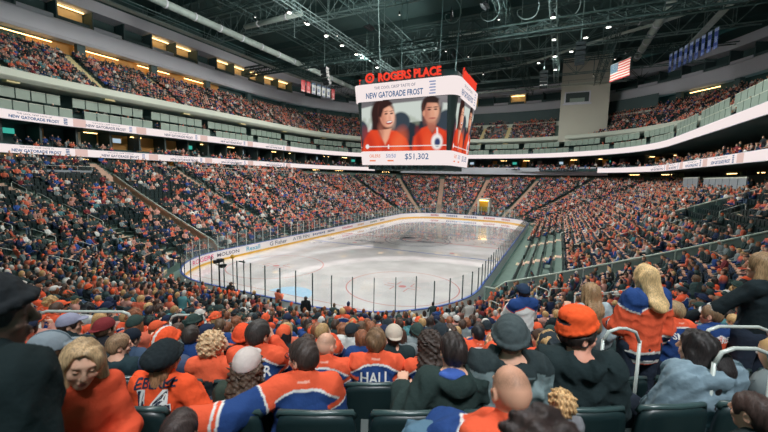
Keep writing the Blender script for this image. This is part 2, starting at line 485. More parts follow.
# sponsor lettering on the far and left boards
board_ad('left', 2.3, 3.2, 'ROGERS', .44, hexs(226, 70, 120))
board_ad('left', 5.95, 2.8, 'MOLSON', .36, hexs(70, 66, 84))
board_ad('left', 9.75, 2.0, 'Rexall', .5, hexs(50, 165, 195))
board_ad('left', 13.3, 3.0, 'G Fisher', .5, hexs(84, 92, 108))
board_ad('left', 17.4, 3.4, 'ATB FIN', .42, hexs(120, 130, 140))
for s_, w_, c_ in ((21.6, 3.0, hexs(110, 120, 150)), (25.2, 1.8, hexs(80, 84, 100)), (29.2, 3.2, hexs(200, 110, 130)), (34.0, 2.2, hexs(205, 150, 90)), (38.6, 2.6, hexs(120, 140, 130)), (42.6, 1.8, hexs(110, 110, 130))):
    at, LL, root = BOARD['left']; q = MB(); q.cur = c_; k = 7
    for i in range(k):
        a, na = at(s_ + w_ * i / k); c, nc = at(s_ + w_ * (i + .7) / k); a = a - na * .016; c = c - nc * .016; h0 = .48 + .05 * (i % 2)
        q.poly([(a.x, a.y, h0), (c.x, c.y, h0), (c.x, c.y, .80 - .04 * (i % 3)), (a.x, a.y, .80)])
    q.build('advert_mark', M['ad'], root, colors=True)
for s_, w_, c_ in ((2.5, 1.8, hexs(190, 100, 110)), (6, 2.6, hexs(110, 120, 160)), (10, 2.8, hexs(120, 110, 150)), (14.2, 2.4, hexs(200, 120, 120)), (18, 2.0, hexs(200, 110, 110))):
    at, LL, root = BOARD['far']; q = MB(); q.cur = c_; k = 6
    for i in range(k):
        a, na = at(s_ + w_ * i / k); c, nc = at(s_ + w_ * (i + .7) / k); a = a - na * .016; c = c - nc * .016
        q.poly([(a.x, a.y, .45), (c.x, c.y, .45), (c.x, c.y, .8), (a.x, a.y, .8)])
    q.build('advert_mark', M['ad'], root, colors=True)

# ------------------------------------------------------------------ lower bowl terraces
prof = [(.14, -.02), (1.39, -.02)]
for k in range(NROW):
    z = zf(d_seat(k)); prof += [(1.39 + .84 * k, z), (1.39 + .84 * (k + 1), z)]
prof += [(prof[-1][0], 10.0)]
terr = sweep_obj('floor_terrace', prof, PLANF, M['concrete'], True); tag(terr, 'dark concrete terraces of the lower bowl', 'terrace', kind='structure')

UP = plan_range(lambda p: not (-140 < ang(p) < -1), .8, 4)
UPS = [(a - 3.5, b_, c, d) for a, b_, c, d in UP]            # the two ledges stand a little further from the rink on the left
SIDE_L = plan_range(lambda p: ang(p) > 137 or ang(p) < -140, .8, 4)
SIDE_R = plan_range(lambda p: -1 <= ang(p) < 44, .8, 4)
SIDE_LS = [(a - 3.5, b_, c, d) for a, b_, c, d in SIDE_L]; SIDE_RS = [(a - 3.5, b_, c, d) for a, b_, c, d in SIDE_R]
DR = 23.0                                                     # offset of the ledges on the shifted plan
# concourse floor and back wall behind the lower bowl
sweep_obj('floor_concourse', [(25.7, 10.0), (36, 10.0)], UP, M['concrete'], False)['kind'] = 'structure'
o = sweep_obj('wall_concourse', [(31.2, 10.0), (31.2, 19.2)], UP, M['darkwall'], False); tag(o, 'dark wall at the back of the lower concourse', 'wall', kind='structure')
tag(sweep_obj('wall_back', [(30.9, 10.0), (30.9, 14.4)], plan_range(lambda p: p[0] < -12.9 and 12 < p[1] < 27, .8, 4), M['lamplit_tint'], False), 'wall tinted with warm lamplight at the back of the left concourse', 'wall', kind='structure')
# slabs of the two ledges
for nm, pl, z0, z1 in (('trim_6', SIDE_LS, 10.72, 11.0), ('trim_7', SIDE_RS, 10.72, 11.0), ('trim_8', UPS, 14.5, 14.8)):
    o = sweep_obj(nm, [(DR + .1, z1), (DR + .1, z0), (DR + 9, z0), (DR + 9, z1)], pl, M['darkwall'], False, shut=True)
    tag(o, 'dark balcony slab behind a white light ribbon', 'balcony slab', kind='structure')
# club level stepped floor
prof = []
for i in range(4): prof += [(DR + .4 + .9 * i, 11.1 + .35 * i), (DR + .4 + .9 * (i + 1), 11.1 + .35 * i)]
prof += [(DR + 12.5, 12.15)]
for nm, pl in (('floor_club', UPS),):
    tag(sweep_obj(nm, prof, pl, M['darkwall'], False), 'dark stepped floor of the club boxes', 'terrace', kind='structure')
# far end: grey front wall of the club level in place of the lower ribbon
FAR = plan_range(lambda p: 48 <= ang(p) < 128, .8, 4)
tag(sweep_obj('wall_far', [(23.4, 10.2), (23.2, 10.3), (23.2, 12.1), (23.5, 12.1)], FAR, M['fascia'], False), 'grey wall above the last row of the far stand', 'wall', kind='structure')

# ------------------------------------------------------------------ light ribbons
def ribbon(name, lab, pl, z0, z1, units):
    root = empty(name); tag(root, lab, 'ribbon board', 'light ribbons on the balcony fronts')
    sweep_obj('led_face', [(DR - .05, z0 + .04), (DR - .05, z1 - .04)], pl, M['ribbon'], False, root)
    sweep_obj('housing', [(DR - .03, z0), (DR - .03, z1), (DR + .25, z1), (DR + .25, z0)], pl, M['fascia'], False, root, shut=True)
    P = [Vector((p[0] + p[2] * (DR - .09), p[1] + p[3] * (DR - .09), 0)) for p in pl]
    L_ = [0]
    for a, b_ in zip(P[:-1], P[1:]): L_.append(L_[-1] + (b_ - a).length)
    def at(s):
        s = max(0, min(s, L_[-1] - 1e-6)); i = int(np.searchsorted(L_, s, side='right')) - 1
        t = (s - L_[i]) / (L_[i + 1] - L_[i]); return P[i].lerp(P[i + 1], t)
    def find(y):
        i = min(range(len(P)), key=lambda i: abs(P[i].y - y)); return L_[i]
    zc = (z0 + z1) / 2
    for y, faint in units:
        s0 = find(y)
        for txt, wd, hh, dz, mt, b_ in (('NEW GATORADE FROST', 4.9, .36, -.16, M['led_grey'] if faint else M['led_blue'], .03), ('THE COOL CRISP TASTE OF', 3.4, .17, .26, M['led_grey'] if faint else M['led_navy'], .004)):
            me, co = text_fit(txt, wd, hh, bold=b_)
            oc = np.zeros_like(co)
            for i in range(len(co)):
                p = at(s0 + co[i, 0]); oc[i] = (p.x, p.y, zc + dz + co[i, 1])
            set_co(me, oc); me.materials.clear(); me.materials.append(mt); link('lettering', me, root)
        q = MB(); a = at(s0 + 2.9); c = at(s0 + 3.3)
        for i in range(4): q.poly([(a.x, a.y, zc - .36 + .2 * i), (c.x, c.y, zc - .36 + .2 * i), (c.x, c.y, zc - .24 + .2 * i), (a.x, a.y, zc - .24 + .2 * i)])
        q.build('bottle_mark', M['led_pale'] if faint else M['led_blue'], root)
        q = MB(); a = at(s0 + 3.9); c = at(s0 + 5.3); q.poly([(a.x, a.y, z0 + .06), (c.x, c.y, z0 + .06), (c.x, c.y, z1 - .06), (a.x, a.y, z1 - .06)])
        q.build('pink_patch', M['rib_pink'], root)
M['rib_pink'] = emis('ribbon_pink', lin((240, 205, 196)), .85)
ribbon('ribbon_board', 'lower white light ribbon along the left balcony', SIDE_LS, 10.72, 11.72, [(5.0, 0), (13.8, 1), (23, 1), (33, 1), (44, 1)])
ribbon('ribbon_board', 'lower white light ribbon along the right balcony, ending near the pale tower', SIDE_RS, 10.72, 11.72, [(32, 0), (41, 0), (50, 1), (58, 1)])
ribbon('ribbon_board', 'upper white light ribbon running round both balconies and the far end', UPS, 14.5, 15.6, [(3.2, 0), (11.8, 1), (22, 1), (33, 1), (44, 1)])

# ------------------------------------------------------------------ loge boxes above the upper ribbon
tag(sweep_obj('wall_loge', [(30.6, 14.8), (30.6, 19.4)], UP, M['darkwall'], False), 'dark wall behind the loge boxes', 'wall', kind='structure')
tag(sweep_obj('floor_loge', [(DR + .2, 15.5), (DR + 2.0, 15.5), (DR + 2.0, 16.3), (DR + 3.6, 16.3), (DR + 3.6, 17.0), (34, 17.0)], UPS, M['darkwall'], False), 'dark floor of the loge boxes', 'terrace', kind='structure')
def ring_at(pl, d):
    P = [Vector((p[0] + p[2] * d, p[1] + p[3] * d, 0)) for p in pl]
    L_ = np.cumsum([0] + [(b_ - a).length for a, b_ in zip(P[:-1], P[1:])])
    def at(s):
        s = max(0, min(s, L_[-1] - 1e-6)); i = int(np.searchsorted(L_, s, side='right')) - 1
        t = (s - L_[i]) / (L_[i + 1] - L_[i]); p = P[i].lerp(P[i + 1], t)
        n = Vector((pl[i][2] * (1 - t) + pl[i + 1][2] * t, pl[i][3] * (1 - t) + pl[i + 1][3] * t, 0)).normalized()
        return p, n
    return at, float(L_[-1])
ORD = 'first second third fourth fifth sixth seventh eighth ninth tenth eleventh twelfth thirteenth fourteenth fifteenth sixteenth seventeenth eighteenth nineteenth twentieth'.split()
def ordw(i):
    """spelled-out ordinals"""
    if i < 20: return ORD[i]
    tens = ['twenty', 'thirty', 'forty', 'fifty', 'sixty', 'seventy', 'eighty', 'ninety']
    if i < 99:
        t, u = divmod(i + 1, 10)
        return (tens[t - 2][:-1] + 'ieth') if u == 0 else tens[t - 2] + '-' + ORD[u - 1]
    return 'hundred-and-' + ordw(i - 100)
for row, (d0, z0) in enumerate(((DR + .35, 15.55), (DR + 1.5, 17.2))):
    at, LL = ring_at(UPS, d0); s = 1.0; i = 0
    while s < LL - 10:
        run = 6
        for j in range(run):
            a, na = at(s + j * 1.5); c, nc = at(s + j * 1.5 + 1.38)
            root = empty('loge_front', ((a.x + c.x) / 2, (a.y + c.y) / 2, z0))
            cx_, cy_ = (a.x + c.x) / 2, (a.y + c.y) / 2
            tag(root, f"{'lower' if row == 0 else 'upper'} grey loge front panel, {ordw(i)} along the ledge from the near corner", 'panel', 'grey loge fronts above the upper ribbon')
            q = MB(); q.prism([(a.x - cx_, a.y - cy_, 0), (c.x - cx_, c.y - cy_, 0), (c.x - cx_, c.y - cy_, 1.12), (a.x - cx_, a.y - cy_, 1.12)], na * .05); q.build('panel', M['panel'], root)
            q = MB(); q.tube([(a.x - cx_, a.y - cy_, 1.15), (c.x - cx_, c.y - cy_, 1.15)], .04, 6); q.build('top_rail', M['parapet'], root)
            i += 1
        s += run * 1.5 + 1.2
# ------------------------------------------------------------------ upper bowl
tag(sweep_obj('trim_9', [(26.0, 19.15), (25.85, 19.3), (25.85, 20.0), (26.0, 20.12), (26.25, 20.12), (26.25, 19.3), (31, 19.2), (31, 19.0), (26.4, 18.9)], UP, M['parapet'], False, smooth=False, shut=True), 'pale green-grey parapet at the front of the upper deck', 'parapet', kind='structure')
NUP = 15
def z_up(k): return 19.2 + .52 * k
def d_up(k): return 27.0 + .83 * k
prof = [(26.3, 19.2)]
for k in range(NUP): prof += [(d_up(k) - .4, z_up(k)), (d_up(k) + .43, z_up(k))]
prof += [(40.2, z_up(NUP - 1))]
tag(sweep_obj('floor_upper', prof, UP, M['concrete'], False), 'steep concrete terraces of the upper deck', 'terrace', kind='structure')
tag(sweep_obj('wall_upper', [(41.6, 26.0), (41.6, 30)], UP, M['darkwall'], False), 'dark wall behind the upper deck', 'wall', kind='structure')
tag(sweep_obj('wall_left', [(41.4, 26.0), (41.4, 29.4)], plan_range(lambda p: p[0] < -12.9 and 9 < p[1] < 42, .8, 4), M['lamplit_tint'], False), 'wall tinted with warm lamplight behind the left upper deck', 'wall', kind='structure')
tag(sweep_obj('trim_10', [(41.4, 29.0), (38.8, 28.75), (38.5, 29.2), (38.5, 31.3), (38.8, 31.6), (42.5, 31.6)], UP, M['fascia'], False, smooth=False), 'broad lilac-grey fascia band above the upper deck', 'fascia', kind='structure')
tag(sweep_obj('wall_suites', [(42.4, 31.5), (42.4, 39.5)], UP, M['darkwall'], False), 'dark wall behind the top suites', 'wall', kind='structure')
tag(sweep_obj('trim_11', [(39.2, 34.6), (39.2, 36.4), (42.4, 36.4), (42.4, 34.6)], UP, M['fascia'], False, shut=True), 'grey beam above the top suites', 'beam', kind='structure')
tag(sweep_obj('trim_12', [(34.6, 24.0), (34.6, 25.1), (34.9, 25.2), (35.1, 24.0)], FAR, M['parapet'], False, shut=True), 'second pale parapet higher on the far end', 'parapet', kind='structure')
tag(sweep_obj('wall_back', [(36.5, 24.2), (36.5, 28.9)], FAR, M['fascia_dk'], False), 'grey back wall of the far-end boxes', 'wall', kind='structure')
# piers between the openings at the back of the upper deck
at, LL = ring_at(UP, 39.3)
i = 0; s = 3.0
while s < LL - 2:
    p, nn = at(s); q = MB(); q.box((-.55, 0, 26.2), (.55, .9, 29.0), Matrix.Translation((p.x, p.y, 0)) @ Matrix.Rotation(math.atan2(nn.y, nn.x) - PI / 2, 4, 'Z'))
    o = q.build('pillar', M['fascia_dk']); tag(o, kind='structure'); s += 11.5
# long warm lamps above the openings
at, LL = ring_at(UP, 40.6); s = 1.5; i = 0
while s < LL - 8:
    pm = at(s + 3.5)[0]
    if (pm.x < -40 and any(a - 2.5 < pm.y < b_ + 2.5 for a, b_ in ((10, 13), (16.5, 26.4), (28, 37)))) or (pm.x > -40 and i % 2 == 0):
        root = empty('concourse_lamp', at(s + 3)[0] + Vector((0, 0, 28.4)))
        tag(root, f'long warm ceiling lamp behind the upper deck, {ordw(i)} from the near corner', 'lamp', 'warm lamps behind the upper deck')
        a, na = at(s); c, nc = at(s + 6)
        L0 = root.location
        q = MB(); q.tube([(a.x - L0.x, a.y - L0.y, .0), (c.x - L0.x, c.y - L0.y, .0)], .07, 6); q.build('tube', M['warm_lamp'] if 'warm_lamp' in M else M.setdefault('warm_lamp', emis('warm_lamp', lin((255, 204, 130)), 7)), root)
        q = MB(); q.tube([(a.x - L0.x, a.y - L0.y, .22), (c.x - L0.x, c.y - L0.y, .22)], .1, 4); q.build('housing', M['steel_dk'], root)
    s += 9.2; i += 1
# warm lamps under the lower ledge and in the club boxes
for (pl, d, z, step, ln, lab, skip) in ((UP, 29.6, 10.5, 7.5, 2.4, 'small warm lamp over the lower concourse', 4), (UP, 29.2, 14.2, 6.0, 1.6, 'small warm lamp inside the club boxes', 3)):
    at, LL = ring_at(pl, d); s = 2.0; i = 0
    while s < LL - 4:
        if i % skip != 0:
            L0 = at(s)[0] + Vector((0, 0, z)); root = empty('wall_lamp', L0)
            tag(root, f'{lab}, {ordw(i)} along from the near corner', 'lamp', 'warm lamps behind the ledges')
            a, na = at(s); c, nc = at(s + ln)
            q = MB(); q.tube([(0, 0, 0), (c.x - a.x, c.y - a.y, 0)], .05, 6); q.build('tube', M['warm_lamp'], root)
            q = MB(); q.tube([(0, 0, .17), (c.x - a.x, c.y - a.y, .17)], .07, 4); q.build('housing', M['steel_dk'], root)
        s += step; i += 1
# doors and cupboards seen at the back of the club boxes
at, LL = ring_at(UP, 30.1); s = 1.2; i = 0
M['boxdark'] = pbr('box_dark', hexs(52, 66, 66), .6); M['boxtimber'] = pbr('box_timber', hexs(196, 140, 72), .6, noise=.15)
M['boxpale'] = pbr('box_pale', hexs(170, 178, 172), .6); M['tv_green'] = emis('tv_green', lin((70, 190, 170)), .8); M['tv_blue'] = emis('tv_blue', lin((190, 215, 230)), .8)
while s < LL - 3:
    p, nn = at(s); Mx = Matrix.Rotation(math.atan2(nn.y, nn.x) - PI / 2, 4, 'Z')
    root = empty('club_box', (p.x, p.y, 12.15), 0); root.rotation_euler = Mx.to_euler()
    tag(root, f'club box partition behind the ribbons, {ordw(i)} from the near corner', 'club box', 'club boxes between the ribbons')
    q = MB(); q.box((-.12, -2.2, 0), (.12, .9, 2.3)); q.build('partition', M['boxdark'], root)
    q = MB(); q.box((.3, .3, 0), (1.5, .8, 2.1)); q.build('cupboard', M[('boxtimber', 'boxpale', 'boxdark', 'boxtimber', 'boxdark')[i % 5]], root)
    if i % 3 == 1:
        q = MB(); q.box((1.8, .72, 1.1), (2.9, .8, 1.75)); q.build('television', M['tv_blue' if i % 2 else 'tv_green'], root)
    s += 4.0; i += 1
# top suites: some lit
at, LL = ring_at(UP, 39.6); s = 2.0; i = 0
M['suitewall_lit'] = pbr('suite_wall_lit', hexs(226, 200, 150), .7)
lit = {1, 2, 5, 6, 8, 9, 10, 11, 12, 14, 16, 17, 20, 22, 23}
while s < LL - 6:
    p, nn = at(s + 2.2); Rz = math.atan2(nn.y, nn.x) - PI / 2
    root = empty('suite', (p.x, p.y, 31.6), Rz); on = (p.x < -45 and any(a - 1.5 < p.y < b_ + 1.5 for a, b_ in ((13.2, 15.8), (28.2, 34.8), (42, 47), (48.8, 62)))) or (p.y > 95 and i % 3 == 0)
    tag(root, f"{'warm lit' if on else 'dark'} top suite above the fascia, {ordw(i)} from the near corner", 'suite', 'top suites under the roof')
    q = MB(); q.box((-2.2, 2.4, 0), (2.2, 2.6, 2.9)); q.build('back_wall', M['suitewall_lit'] if on else M['darkwall'], root)
    q = MB(); q.box((-2.3, -.2, 0), (-2.1, 2.4, 2.9)); q.build('partition', M['fascia_dk'], root)
    q = MB(); q.box((-2.1, -.1, 0), (2.1, .1, .75)); q.build('counter', M['fascia_dk'] if i % 2 else M['fascia'], root)
    if on:
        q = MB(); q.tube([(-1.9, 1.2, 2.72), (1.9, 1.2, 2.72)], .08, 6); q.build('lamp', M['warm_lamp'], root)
    s += 4.7; i += 1

# ------------------------------------------------------------------ pale tower at the far right
root = empty('broadcast_tower', (21.5, 84, 18.5)); tag(root, 'pale plaster tower with a window bay at the far right corner', 'tower')
q = MB(); q.box((-5.0, 0, 0), (5.3, 5, 20)); q.build('shaft', M['tower'], root)
q = MB(); q.box((-5.2, -.5, 13.4), (5.5, 0, 14.0)); q.build('ledge', M['parapet'], root)
q = MB(); q.box((-4.2, -.12, 9.2), (1.4, 0, 12.0)); q.box((-4.5, -.3, 8.9), (1.7, 0, 9.2)); q.build('window_frame', M['fascia'], root)
q = MB(); q.box((-3.9, -.2, 9.5), (1.1, -.1, 11.7)); q.build('pane', M['boxdark'], root)
q = MB(); q.box((-3.0, -.3, 9.5), (.2, -.2, 10.4)); q.build('desk', M['panel'], root)

# ------------------------------------------------------------------ aisles
CXR = HX - RC
AISLES = {'near': [-2.0], 'nl': [247, 225, 202], 'left': [9.3, 20, 30.5, 41, 51.5], 'fl': [154, 128, 105], 'far': [0.0], 'fr': [75, 51, 26], 'right': [51.5, 41, 30.5, 20, 9.3], 'nr': [-23, -50, -83]}
SEGN = {'near': (0, -1), 'left': (-1, 0), 'far': (0, 1), 'right': (1, 0)}
CORN = {'nl': (-CXR, RC, 270, 180), 'fl': (-CXR, LY - RC, 180, 90), 'fr': (CXR, LY - RC, 90, 0), 'nr': (CXR, RC, 0, -90)}
LINES = {'near': ((CXR, 0), (-CXR, 0)), 'left': ((-HX, RC), (-HX, LY - RC)), 'far': ((-CXR, LY), (CXR, LY)), 'right': ((HX, LY - RC), (HX, RC))}
def aisle_frame(seg, a):
    if seg in CORN:
        cx, cy, _, _ = CORN[seg]; c, s = math.cos(math.radians(a)), math.sin(math.radians(a)); return (cx + RC * c, cy + RC * s, c, s)
    n = SEGN[seg]
    if seg in ('near', 'far'): return (a, 0 if seg == 'near' else LY, *n)
    return (-HX if seg == 'left' else HX, a, *n)
def max_row(seg, upx=None): return 25 if seg in ('right', 'nr') else 26 if seg in ('far', 'fr', 'fl') else NROW
def steps(name, bx, by, nx, ny, rows, dz, zz, w_, lab, mt=None):
    root = empty(name, (bx, by, 0), math.atan2(ny, nx)); tag(root, lab, 'aisle steps', kind='structure')
    q = MB(); e = MB()
    for k in range(rows):
        d = dz(k); z = zz(k); h = zz(k + 1) - z
        q.box((d - .445, -w_ / 2, z - h * .98), (d + .42, w_ / 2, z + .02)); q.box((d + .10, -w_ / 2, z), (d + .43, w_ / 2, z + h / 2 + .01))
        e.box((d - .45, -w_ / 2, z + .021), (d - .36, w_ / 2, z + .026)); e.box((d + .09, -w_ / 2, z + h / 2 + .011), (d + .15, w_ / 2, z + h / 2 + .016))
    q.build('step', mt or M['aisle'], root); e.build('nosing', M['nosing'], root)
AN = 0
for seg, L_ in AISLES.items():
    for a in L_:
        fr = aisle_frame(seg, a)
        r = min(max_row(seg), 20 if seg == 'nr' else 99) 
        steps('aisle', *fr, r, d_seat, lambda k: zf(d_seat(k)), 1.1, f'pale aisle steps in the {seg} part of the lower bowl')
UPA = [('left', y) for y in (4 + 8.5, 24, 36, 48)] + [('fl', a) for a in (165, 140, 116)] + [('far', x) for x in (-3.5, 3.5)] + [('fr', a) for a in (60, 30)] + [('right', y) for y in (50, 38, 26, 14)] + [('nl', 190), ('nl', 205)]
for seg, a in UPA:
    fr = aisle_frame(seg, a)
    steps('upper_aisle', *fr, NUP - 1, d_up, z_up, 1.2, 'pale aisle steps climbing the upper deck', M['nosing'])
# ------------------------------------------------------------------ rails
def handrail(loc, rz, length, rise, lab, h=.95, mid=True, group='aisle handrails', r=.024, mat='rail'):
    """a loop rail: two posts, a top bar, a middle bar; it climbs along local +x"""
    root = empty('handrail', loc, rz); tag(root, lab, 'handrail', group)
    q = MB(); q.tube([(0, 0, h - .12), (.04, 0, h - .03), (.12, 0, h), (length - .12, 0, h + rise), (length - .04, 0, h + rise - .03), (length, 0, h + rise - .12)], r, 8); q.build('top_bar', M[mat], root, smooth=True)
    for x, z in ((0, 0), (length, rise)):
        q = MB(); q.tube([(x, 0, z - .05), (x, 0, z + h - .1)], r, 8); q.build('post', M[mat], root, smooth=True)
    if mid:
        q = MB(); q.tube([(0, 0, h * .5), (length, 0, h * .5 + rise)], r * .8, 6); q.build('middle_bar', M[mat], root, smooth=True)
    return root
def polar(seg, a, d):
    bx, by, nx, ny = aisle_frame(seg, a); return bx + nx * d, by + ny * d, math.atan2(ny, nx)
where = {'nl': 'near left corner', 'near': 'near end', 'nr': 'near right corner', 'left': 'left side', 'right': 'right side'}
for seg, a, rows in (('nl', 202, (9, 12, 15, 18)), ('nl', 225, (5, 8, 11, 14)), ('nl', 247, (5, 8)), ('nr', -23, (3, 7)), ('nr', -50, (6, 10)), ('right', 20, (5, 9, 13, 17, 21)), ('right', 30.5, (4, 9, 14, 19)), ('right', 41, (6, 12, 18)), ('left', 20, (4, 9, 14, 19)), ('left', 30.5, (5, 11, 17)), ('left', 41, (6, 13, 20))):
    for n_, k in enumerate(rows):
        d = d_seat(k); x, y, rz = polar(seg, a, d)
        handrail((x, y, zf(d)), rz, 1.5, zf(d + 1.5) - zf(d), f"grey handrail, {ordw(AISLES[seg].index(a))} aisle of the {where[seg]}, {ordw(n_)} up from the ice")
# rails standing across rows close to the photographer
for (x0, y0, x1, y1, zt, drop, lab) in (
    (10.91, -14.34, 12.09, -13.72, 6.70, 1.4, 'long grey rail across the rows, above the maroon cap'),
    (11.48, -12.75, 12.02, -12.45, 6.20, 1.3, 'short grey rail across the rows behind the orange knit headband'),
    (18.055, -13.368, 18.325, -13.236, 7.57, 1.25, 'grey loop rail beside the tall orange hat'),
    (14.96, .89, 15.5, .45, 2.9, 1.3, 'thin grey loop rail left of the standing fan in white'),
    (16.9, 4.1, 17.5, 3.5, 3.05, 1.3, 'thin loop rail on the aisle beyond the standing fan in white'),
    (17.56, 3.05, 18.55, 3.68, 3.3, 1.3, 'thin grey rail just above the tall orange hat'),
    (18.47, -1.25, 20.66, -.4, 4.45, 1.3, 'thin grey rail beyond the fan in the grey top'),
    (18.725, -13.198, 19.211, -12.952, 7.66, 1.25, 'thin grey rail under the hand of the long-haired woman in black'),
    (18.628, -13.743, 18.97, -13.577, 7.70, 1.1, 'grey rail behind the ponytailed person in the pale blue-grey jacket')):
    L_ = math.hypot(x1 - x0, y1 - y0)
    handrail((x0, y0, zt - drop), math.atan2(y1 - y0, x1 - x0), L_, 0, lab, h=drop, mid='loop' in lab, group='cross rails', r=.013 if drop < 1.28 else .022, mat='rail')

def glass_rail(name, seg, a, d0, d1, lab, hh, plate=None, solid=None):
    bx, by, nx, ny = aisle_frame(seg, a); root = empty(name, (bx, by, 0), math.atan2(ny, nx)); tag(root, lab, 'glass rail')
    n = int((d1 - d0) / 1.4); ds = (d1 - d0) / n
    for i in range(n + 1):
        d = d0 + i * ds; q = MB(); q.box((d - .03, -.03, zf(d) - .1), (d + .03, .03, zf(d) + hh)); q.build('post', M['rail'], root)
    for i in range(n):
        a0 = d0 + i * ds + .05; a1 = a0 + ds - .1
        q = MB(); q.prism([(a0, -.006, zf(a0) + .1), (a1, -.006, zf(a1) + .1), (a1, -.006, zf(a1) + hh - .06), (a0, -.006, zf(a0) + hh - .06)], (0, .012, 0)); q.build('glass_panel', M['railglass'], root)
    q = MB(); pts = [(d0 + (d1 - d0) * i / 24, 0, zf(d0 + (d1 - d0) * i / 24) + hh) for i in range(25)]
    q.tube(pts, .05, 8); q.build('top_bar', M['parapet'] if solid is None else solid, root, smooth=True)
    if plate is not None:
        q = MB()
        for i in range(24):
            p0, p1 = pts[i], pts[i + 1]
            q.prism([(p0[0], .04, p0[2] - .75), (p1[0], .04, p1[2] - .75), (p1[0], .04, p1[2] - .1), (p0[0], .04, p0[2] - .1)], (0, .05, 0))
        q.build('side_plate', plate, root)
M['peach'] = pbr('tunnel_peach', hexs(214, 150, 122), .7)
glass_rail('glass_rail', 'right', 9.0, .35, 17, 'long sloping glass rail with a pale top bar dividing the right-hand seats', 1.1)
glass_rail('glass_rail', 'left', 9.0, .35, 20, 'sloping tunnel wall with a pale top bar and peach side on the left-hand stand', 1.15, M['peach'])
M['barrier'] = pbr('barrier_grey', hexs(140, 148, 156), .6)
glass_rail('tunnel_rail', 'right', 25.5, 14.5, 20.5, 'sloping tunnel rail among the right-hand seats beside an empty dark block', 1.0)
# wheelchair platforms with a grey front, on the left
for k_, (y0, y1, x, z, lab) in enumerate(((1.5, 7.5, -34.6, 8.5, 'grey platform front below the lower ribbon, nearest the left edge of the photo'), (22.5, 33, -36.3, 9.0, 'grey platform front on the left beside the first tunnel'), (34.5, 47, -36.3, 9.0, 'long grey platform front on the left, farthest from the camera'))):
    root = empty('platform_barrier', (x, (y0 + y1) / 2, z)); tag(root, lab, 'barrier', 'grey platform fronts')
    hy = (y1 - y0) / 2; q = MB(); q.box((-.06, -hy, -.3), (.06, hy, .4)); q.build('panel', M['barrier'], root)
    q = MB(); q.tube([(0, -hy, .9), (0, hy, .9)], .03, 6); q.build('top_bar', M['rail'], root)
    n = int(hy * 2 / 1.5)
    for i in range(n + 1):
        q = MB(); yy = -hy + 2 * hy * i / n; q.tube([(0, yy, .4), (0, yy, .9)], .025, 6); q.build('post', M['rail'], root)
for k_, (x, y0, y1, z, lab) in enumerate(((33.2, 41.0, 47.0, 8.0, 'pale grey box front high on the right, left of the two'), (33.4, 28.5, 39.8, 7.9, 'pale grey box front high on the right, nearer the photo edge'))):
    root = empty('box_front', (x, (y0 + y1) / 2, z)); tag(root, lab, 'barrier', 'box fronts on the right')
    hy = (y1 - y0) / 2; n = int(hy * 2 / 1.7)
    for i in range(n):
        q = MB(); a0 = -hy + 2 * hy * i / n; q.box((-.05, a0 + .06, -.3), (.05, a0 + 2 * hy / n - .06, 1.5)); q.build('panel', M['barrier'], root)
    q = MB(); q.box((-.08, -hy, 1.5), (.08, hy, 1.62)); q.build('top_bar', M['parapet'], root)
# yellow tunnel under the far stand
root = empty('tunnel_portal', (3.0, 62.6, 0)); tag(root, 'bright yellow tunnel opening under the far stand', 'tunnel')
M['yellow'] = pbr('tunnel_yellow_light', hexs(232, 190, 60), .5)
q = MB(); q.box((-1.3, 0, 0), (-1.0, 2.5, 4.6)); q.box((1.0, 0, 0), (1.3, 2.5, 4.6)); q.box((-1.3, 0, 4.4), (1.3, 2.5, 4.7)); q.build('frame', M['tower'], root)
q = MB(); q.box((-1.0, 1.2, 0), (1.0, 1.3, 4.4)); q.build('tunnel_light_sheet', M['yellow'], root)  # flat sheet whose yellow stands for the light inside the tunnel
q = MB(); q.tube([(-.9, .5, 4.25), (.9, .5, 4.25)], .1, 6); q.build('lamp', M['warm_lamp'], root)

# ------------------------------------------------------------------ camera pole behind the near glass and two slim posts
root = empty('television_camera', (-2.4, -.5, 0)); tag(root, 'black twin-headed camera on a tall pole behind the near glass', 'camera')
q = MB(); q.tube([(0, 0, 0), (0, 0, 2.9)], .05, 8); q.build('pole', M['black'], root)
q = MB(); q.tube([(-.32, 0, 2.72), (.28, 0, 2.8)], .03, 6); q.build('cross_arm', M['black'], root)
for x, z in ((-.32, 2.92), (.02, 3.05), (.3, 2.72)):
    q = MB(); q.box((x - .13, -.12, z - .12), (x + .13, .2, z + .12)); o = q.build('camera_head', M['black'], root, bevel=.03)
    q = MB(); q.tube([(x, .2, z), (x, .34, z)], .06, 8); q.build('lens', M['black'], o)
for x, lab, top in ((-1.35, 'slim post with a small amber lamp on top behind the near glass', 'lamp'), (-.35, 'slim post with a short side arm behind the near glass', 'arm')):
    root = empty('slim_post', (x, -.3, 0)); tag(root, lab, 'post')
    q = MB(); q.tube([(0, 0, 0), (0, 0, 3.3)], .03, 6); q.build('post', M['raildark'], root)
    q = MB()
    if top == 'lamp': q.lathe([(.02, 3.25), (.12, 3.3), (.14, 3.42), (.08, 3.52), (.01, 3.54)], n=10); q.build('amber_lamp', M['kick'], root)
    else: q.box((-.42, -.03, 3.12), (.1, .03, 3.2)); q.build('side_arm', M['raildark'], root)

